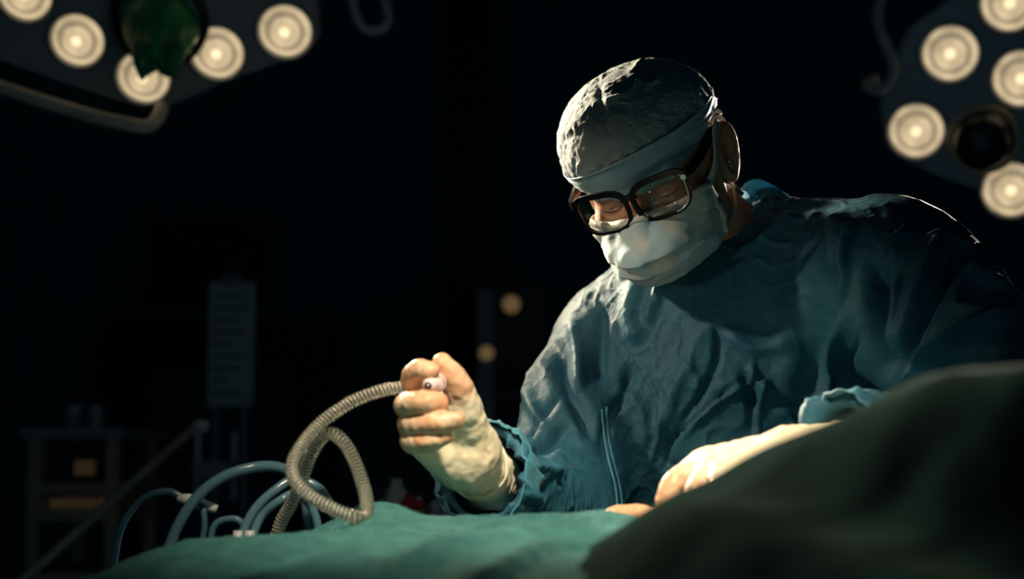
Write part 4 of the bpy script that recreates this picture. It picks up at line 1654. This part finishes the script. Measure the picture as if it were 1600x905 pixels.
# ------------------------------------------------------------------ background equipment
# chart board on a wheeled stand
d = 4.3
p0, p1 = PW(326, 440, d), PW(398, 636, d)
root = empty('chart_stand', (PW(362, 600, d)[0], PW(362, 600, d)[1], 0), 'dim chart sheet hanging on a wheeled pole stand before the door', 'stand')
cx_, cy_ = (p0[0] + p1[0]) / 2, (p0[1] + p1[1]) / 2
ct, cb_ = p0[2], p1[2]
MB().box((cx_, cy_, (ct + cb_) / 2), (p1[0] - p0[0], .012, ct - cb_)).build('board', M['paper'], root)
for k in range(9):
    z = ct - .04 - k * .034
    wd = (.085, .10, .07, .095, .06, .10, .085, .04, .09)[k]
    MB().box((cx_ - .055 + wd / 2, cy_ - .0075, z), (wd, .002, .006)).build('text_line', M['ink'], root)
MB().box((cx_, cy_ - .01, ct + .005), (.05, .02, .03)).tube([(cx_ - .012, cy_, ct + .01), (cx_ - .012, cy_, ct + .05), (cx_ + .012, cy_, ct + .05), (cx_ + .012, cy_, ct + .01)], .003, 8).build('clip', M['greyplastic'], root)
for s in (-.045, .035):
    MB().tube([(cx_ + s, cy_ + .03, .08), (cx_ + s, cy_ + .03, ct - .02)], .011, 10).build('pole', M['greyplastic'], root)
MB().box((cx_ - .04, cy_ - .01, PW(340, 735, d)[2]), (.10, .09, .05)).build('clamp', M['white'], root)
for k in range(4):
    q = k * math.pi / 2 + .6
    MB().tube([(cx_, cy_ + .03, .08), (cx_ + .28 * math.cos(q), cy_ + .03 + .28 * math.sin(q), .05)], .014, 8).disc((cx_ + .28 * math.cos(q), cy_ + .03 + .28 * math.sin(q), .028), (math.sin(q), math.cos(q), 0), .028, .02, 14).build('foot', M['black'], root)

# equipment cart
M['amber'] = mat('amber_display', (.5, .3, .15), .4, emit=(1.0, .58, .24), estr=.02, bumps=[('noise', 60, .05, .001)])
d = 3.6
def bx(name, x0, y0, x1, y1, dep, th_, m, par, **k):
    a, b = PW(x0, y1, dep), PW(x1, y0, dep)
    return MB().box(((a[0] + b[0]) / 2, dep + th_ / 2, (a[2] + b[2]) / 2), (b[0] - a[0], th_, b[2] - a[2])).build(name, m, par, **k)


xl, xr = PW(62, 700, d)[0], PW(182, 700, d)[0]
cart = empty('equipment_cart', ((xl + xr) / 2, d + .2, 0), 'dim equipment cart with amber lit devices beside the slanting support arm', 'cart')
for x in (xl, xr):
    for yy in (d, d + .38):
        MB().box((x, yy, .62), (.03, .03, 1.14)).build('post', M['cart'], cart)
        MB().disc((x, yy, .035), (1, 0, 0), .035, .025, 16).build('caster', M['black'], cart)
for py in (762, 806, 900):
    z = PW(100, py, d)[2]
    MB().box(((xl + xr) / 2, d + .19, z), (xr - xl + .04, .42, .022)).build('shelf', M['cart'], cart)
z = 1.19
MB().box(((xl + xr) / 2, d + .19, z), (xr - xl + .06, .44, .024)).build('top', M['greyplastic'], cart)
dev = empty('monitor_unit', ((xl + xr) / 2, d + .2, PW(100, 762, d)[2] + .011), 'beige device with a small lit dial on the upper cart shelf', 'device')
zz = PW(100, 762, d)[2] + .011
MB().box(((xl + xr) / 2 + .01, d + .2, zz + .045), (.15, .30, .09)).build('case', M['black'], dev)
MB().box(((xl + xr) / 2 + .01, d + .045, zz + .035), (.045, .012, .035)).build('dial', M['amber'], dev)
dev = empty('recorder_unit', ((xl + xr) / 2, d + .2, PW(100, 806, d)[2] + .011), 'flat beige recorder on the lower cart shelf', 'device')
zz = PW(100, 806, d)[2] + .011
MB().box(((xl + xr) / 2, d + .2, zz + .018), (.17, .34, .036)).build('case', M['device'], dev)
MB().box(((xl + xr) / 2 - .01, d + .026, zz + .018), (.10, .010, .014)).build('display', M['amber'], dev)
MB().disc(((xl + xr) / 2 + .06, d + .025, zz + .02), (0, 1, 0), .012, .014, 16).build('knob', M['amber'], dev)
for px, lab in ((98, 'small grey jar on top of the equipment cart beside its twin'), (134, 'small pale jar on top of the equipment cart')):
    x = PW(px, 665, d)[0]
    j = empty('jar', (x, d + .1, 1.202), lab, 'jar')
    MB().disc((x, d + .1, 1.202 + .022), (0, 0, 1), .022, .044, 18).build('jar_body', M['greyplastic'], j)
    MB().disc((x, d + .1, 1.202 + .050), (0, 0, 1), .019, .012, 18).build('lid', M['white'], j)

# long pole leaning across
dp = 2.5
a, b = PC(10, 930, dp), PC(302, 670, dp + .3)
foot_ = toW(a + (a - b) * .45)
V, Fc = tube(np.array([(foot_[0], foot_[1], .02), foot_ - (0, 0, .02), foot_, toW(a), toW(b)]), .009, 10)
root = empty('support_arm', (foot_[0], foot_[1], 0), 'thin dark support arm slanting up beside the equipment cart', 'arm')
build('rod', V, Fc, M['greyplastic'], root)
MB().disc((foot_[0], foot_[1], .015), (0, 0, 1), .16, .03, 28).build('base', M['black'], root)
V, Fc = tube(toW(np.array([b, PC(312, 666, dp + .3), PC(326, 668, dp + .3)])), [.011, .014, .010], 12)
build('arm_tip', V, Fc, M['white'], root)

# wall screen
ds = 5.42
scr = empty('wall_screen', PW(320, 405, ds), 'dark wall mounted screen above the chart stand', 'screen')
bx('bezel', 222, 335, 420, 478, ds - .02, .06, M['black'], scr)
bx('panel', 228, 341, 414, 472, ds - .03, .012, M['wall_dark'], scr)
MB().box((PW(320, 405, ds)[0], ds + .06, PW(320, 405, ds)[2]), (.2, .06, .15)).build('bracket', M['black'], scr)

# rack with small lamps in the dark alcove behind the raised hand
dk = 4.6
xk0, xk1 = PW(746, 600, dk)[0], PW(845, 600, dk)[0]
rack = empty('equipment_rack', ((xk0 + xk1) / 2, dk + .2, 0), 'dark equipment rack with small indicator lamps behind the raised hand', 'rack')
zt = PW(780, 448, dk)[2]
MB().box(((xk0 + xk1) / 2, dk + .2, zt / 2), (xk1 - xk0, .4, zt)).build('cabinet', M['black'], rack)
MB().box((xk0 + .025, dk - .006, zt / 2), (.05, .012, zt - .02)).build('side_strip', M['greyplastic'], rack)
for k, py in enumerate((590, 640, 690)):
    z = PW(780, py, dk)[2]
    MB().box(((xk0 + xk1) / 2 + .02, dk - .008, z), (xk1 - xk0 - .08, .016, .07)).build('drawer', M['wall_dark'], rack)
M['indicator'] = mat('indicator_lamp', (.4, .25, .12), .4, emit=(1.0, .62, .28), estr=.11, bumps=[('noise', 60, .05, .001)])
for px, py, r in ((799, 475, .026), (760, 552, .022)):
    c = PW(px, py, dk)
    V, Fc = tube(np.array([(c[0], dk - .001, c[2]), (c[0], dk - .012, c[2]), (c[0], dk - .016, c[2])]), [r, r, r * .6], 20)
    fixn(build('indicator', V, Fc, M['indicator'], rack))

# back table with small bottles
dt = 2.6
bt = empty('instrument_table', (PW(660, 800, dt)[0], dt + .15, 0), 'small instrument table behind the teal drape', 'table')
zt = PW(650, 797, dt)[2]
xa, xb = PW(575, 800, dt)[0], PW(745, 800, dt)[0]
MB().box(((xa + xb) / 2, dt + .12, zt - .012), (xb - xa, .34, .024)).build('table_top', M['greyplastic'], bt)
for x in (xa + .02, xb - .02):
    for yy in (dt - .03, dt + .27):
        MB().tube([(x, yy, 0), (x, yy, zt - .02)], .011, 10).build('leg', M['greyplastic'], bt)


def bottle(px, r, h, lab, m, capm, dy=0.0):
    x = PW(px, 790, dt)[0]
    y = dt + dy
    o = empty('bottle', (x, y, zt), lab, 'bottle')
    V, Fc = tube(np.array([(x, y, zt + t * h) for t in (0, .02, .6, .72, .80, .82)]), [r * .95, r, r, r * .75, r * .45, r * .45], 18)
    build('bottle_body', V, Fc, m, o)
    V, Fc = tube(np.array([(x, y, zt + h * .8), (x, y, zt + h)]), r * .55, 14)
    build('cap', V, Fc, capm, o, smooth=False)


bottle(618, .019, .052, 'white squat bottle on the instrument table, tallest of its row', M['white'], M['white'], .02)
bottle(597, .009, .020, 'tiny white vial beside the tallest white bottle', M['white'], M['greyplastic'])
bottle(641, .013, .026, 'red capped bottle beside the tallest white bottle', M['red'], M['red'])
bottle(655, .011, .022, 'red bottle with a white cap on the instrument table', M['red'], M['white'])
bottle(681, .008, .018, 'tiny white vial beside the red bottle with the white cap', M['white'], M['white'])
bottle(703, .011, .022, 'grey vial with a white cap at the end of the row', M['greyplastic'], M['white'])
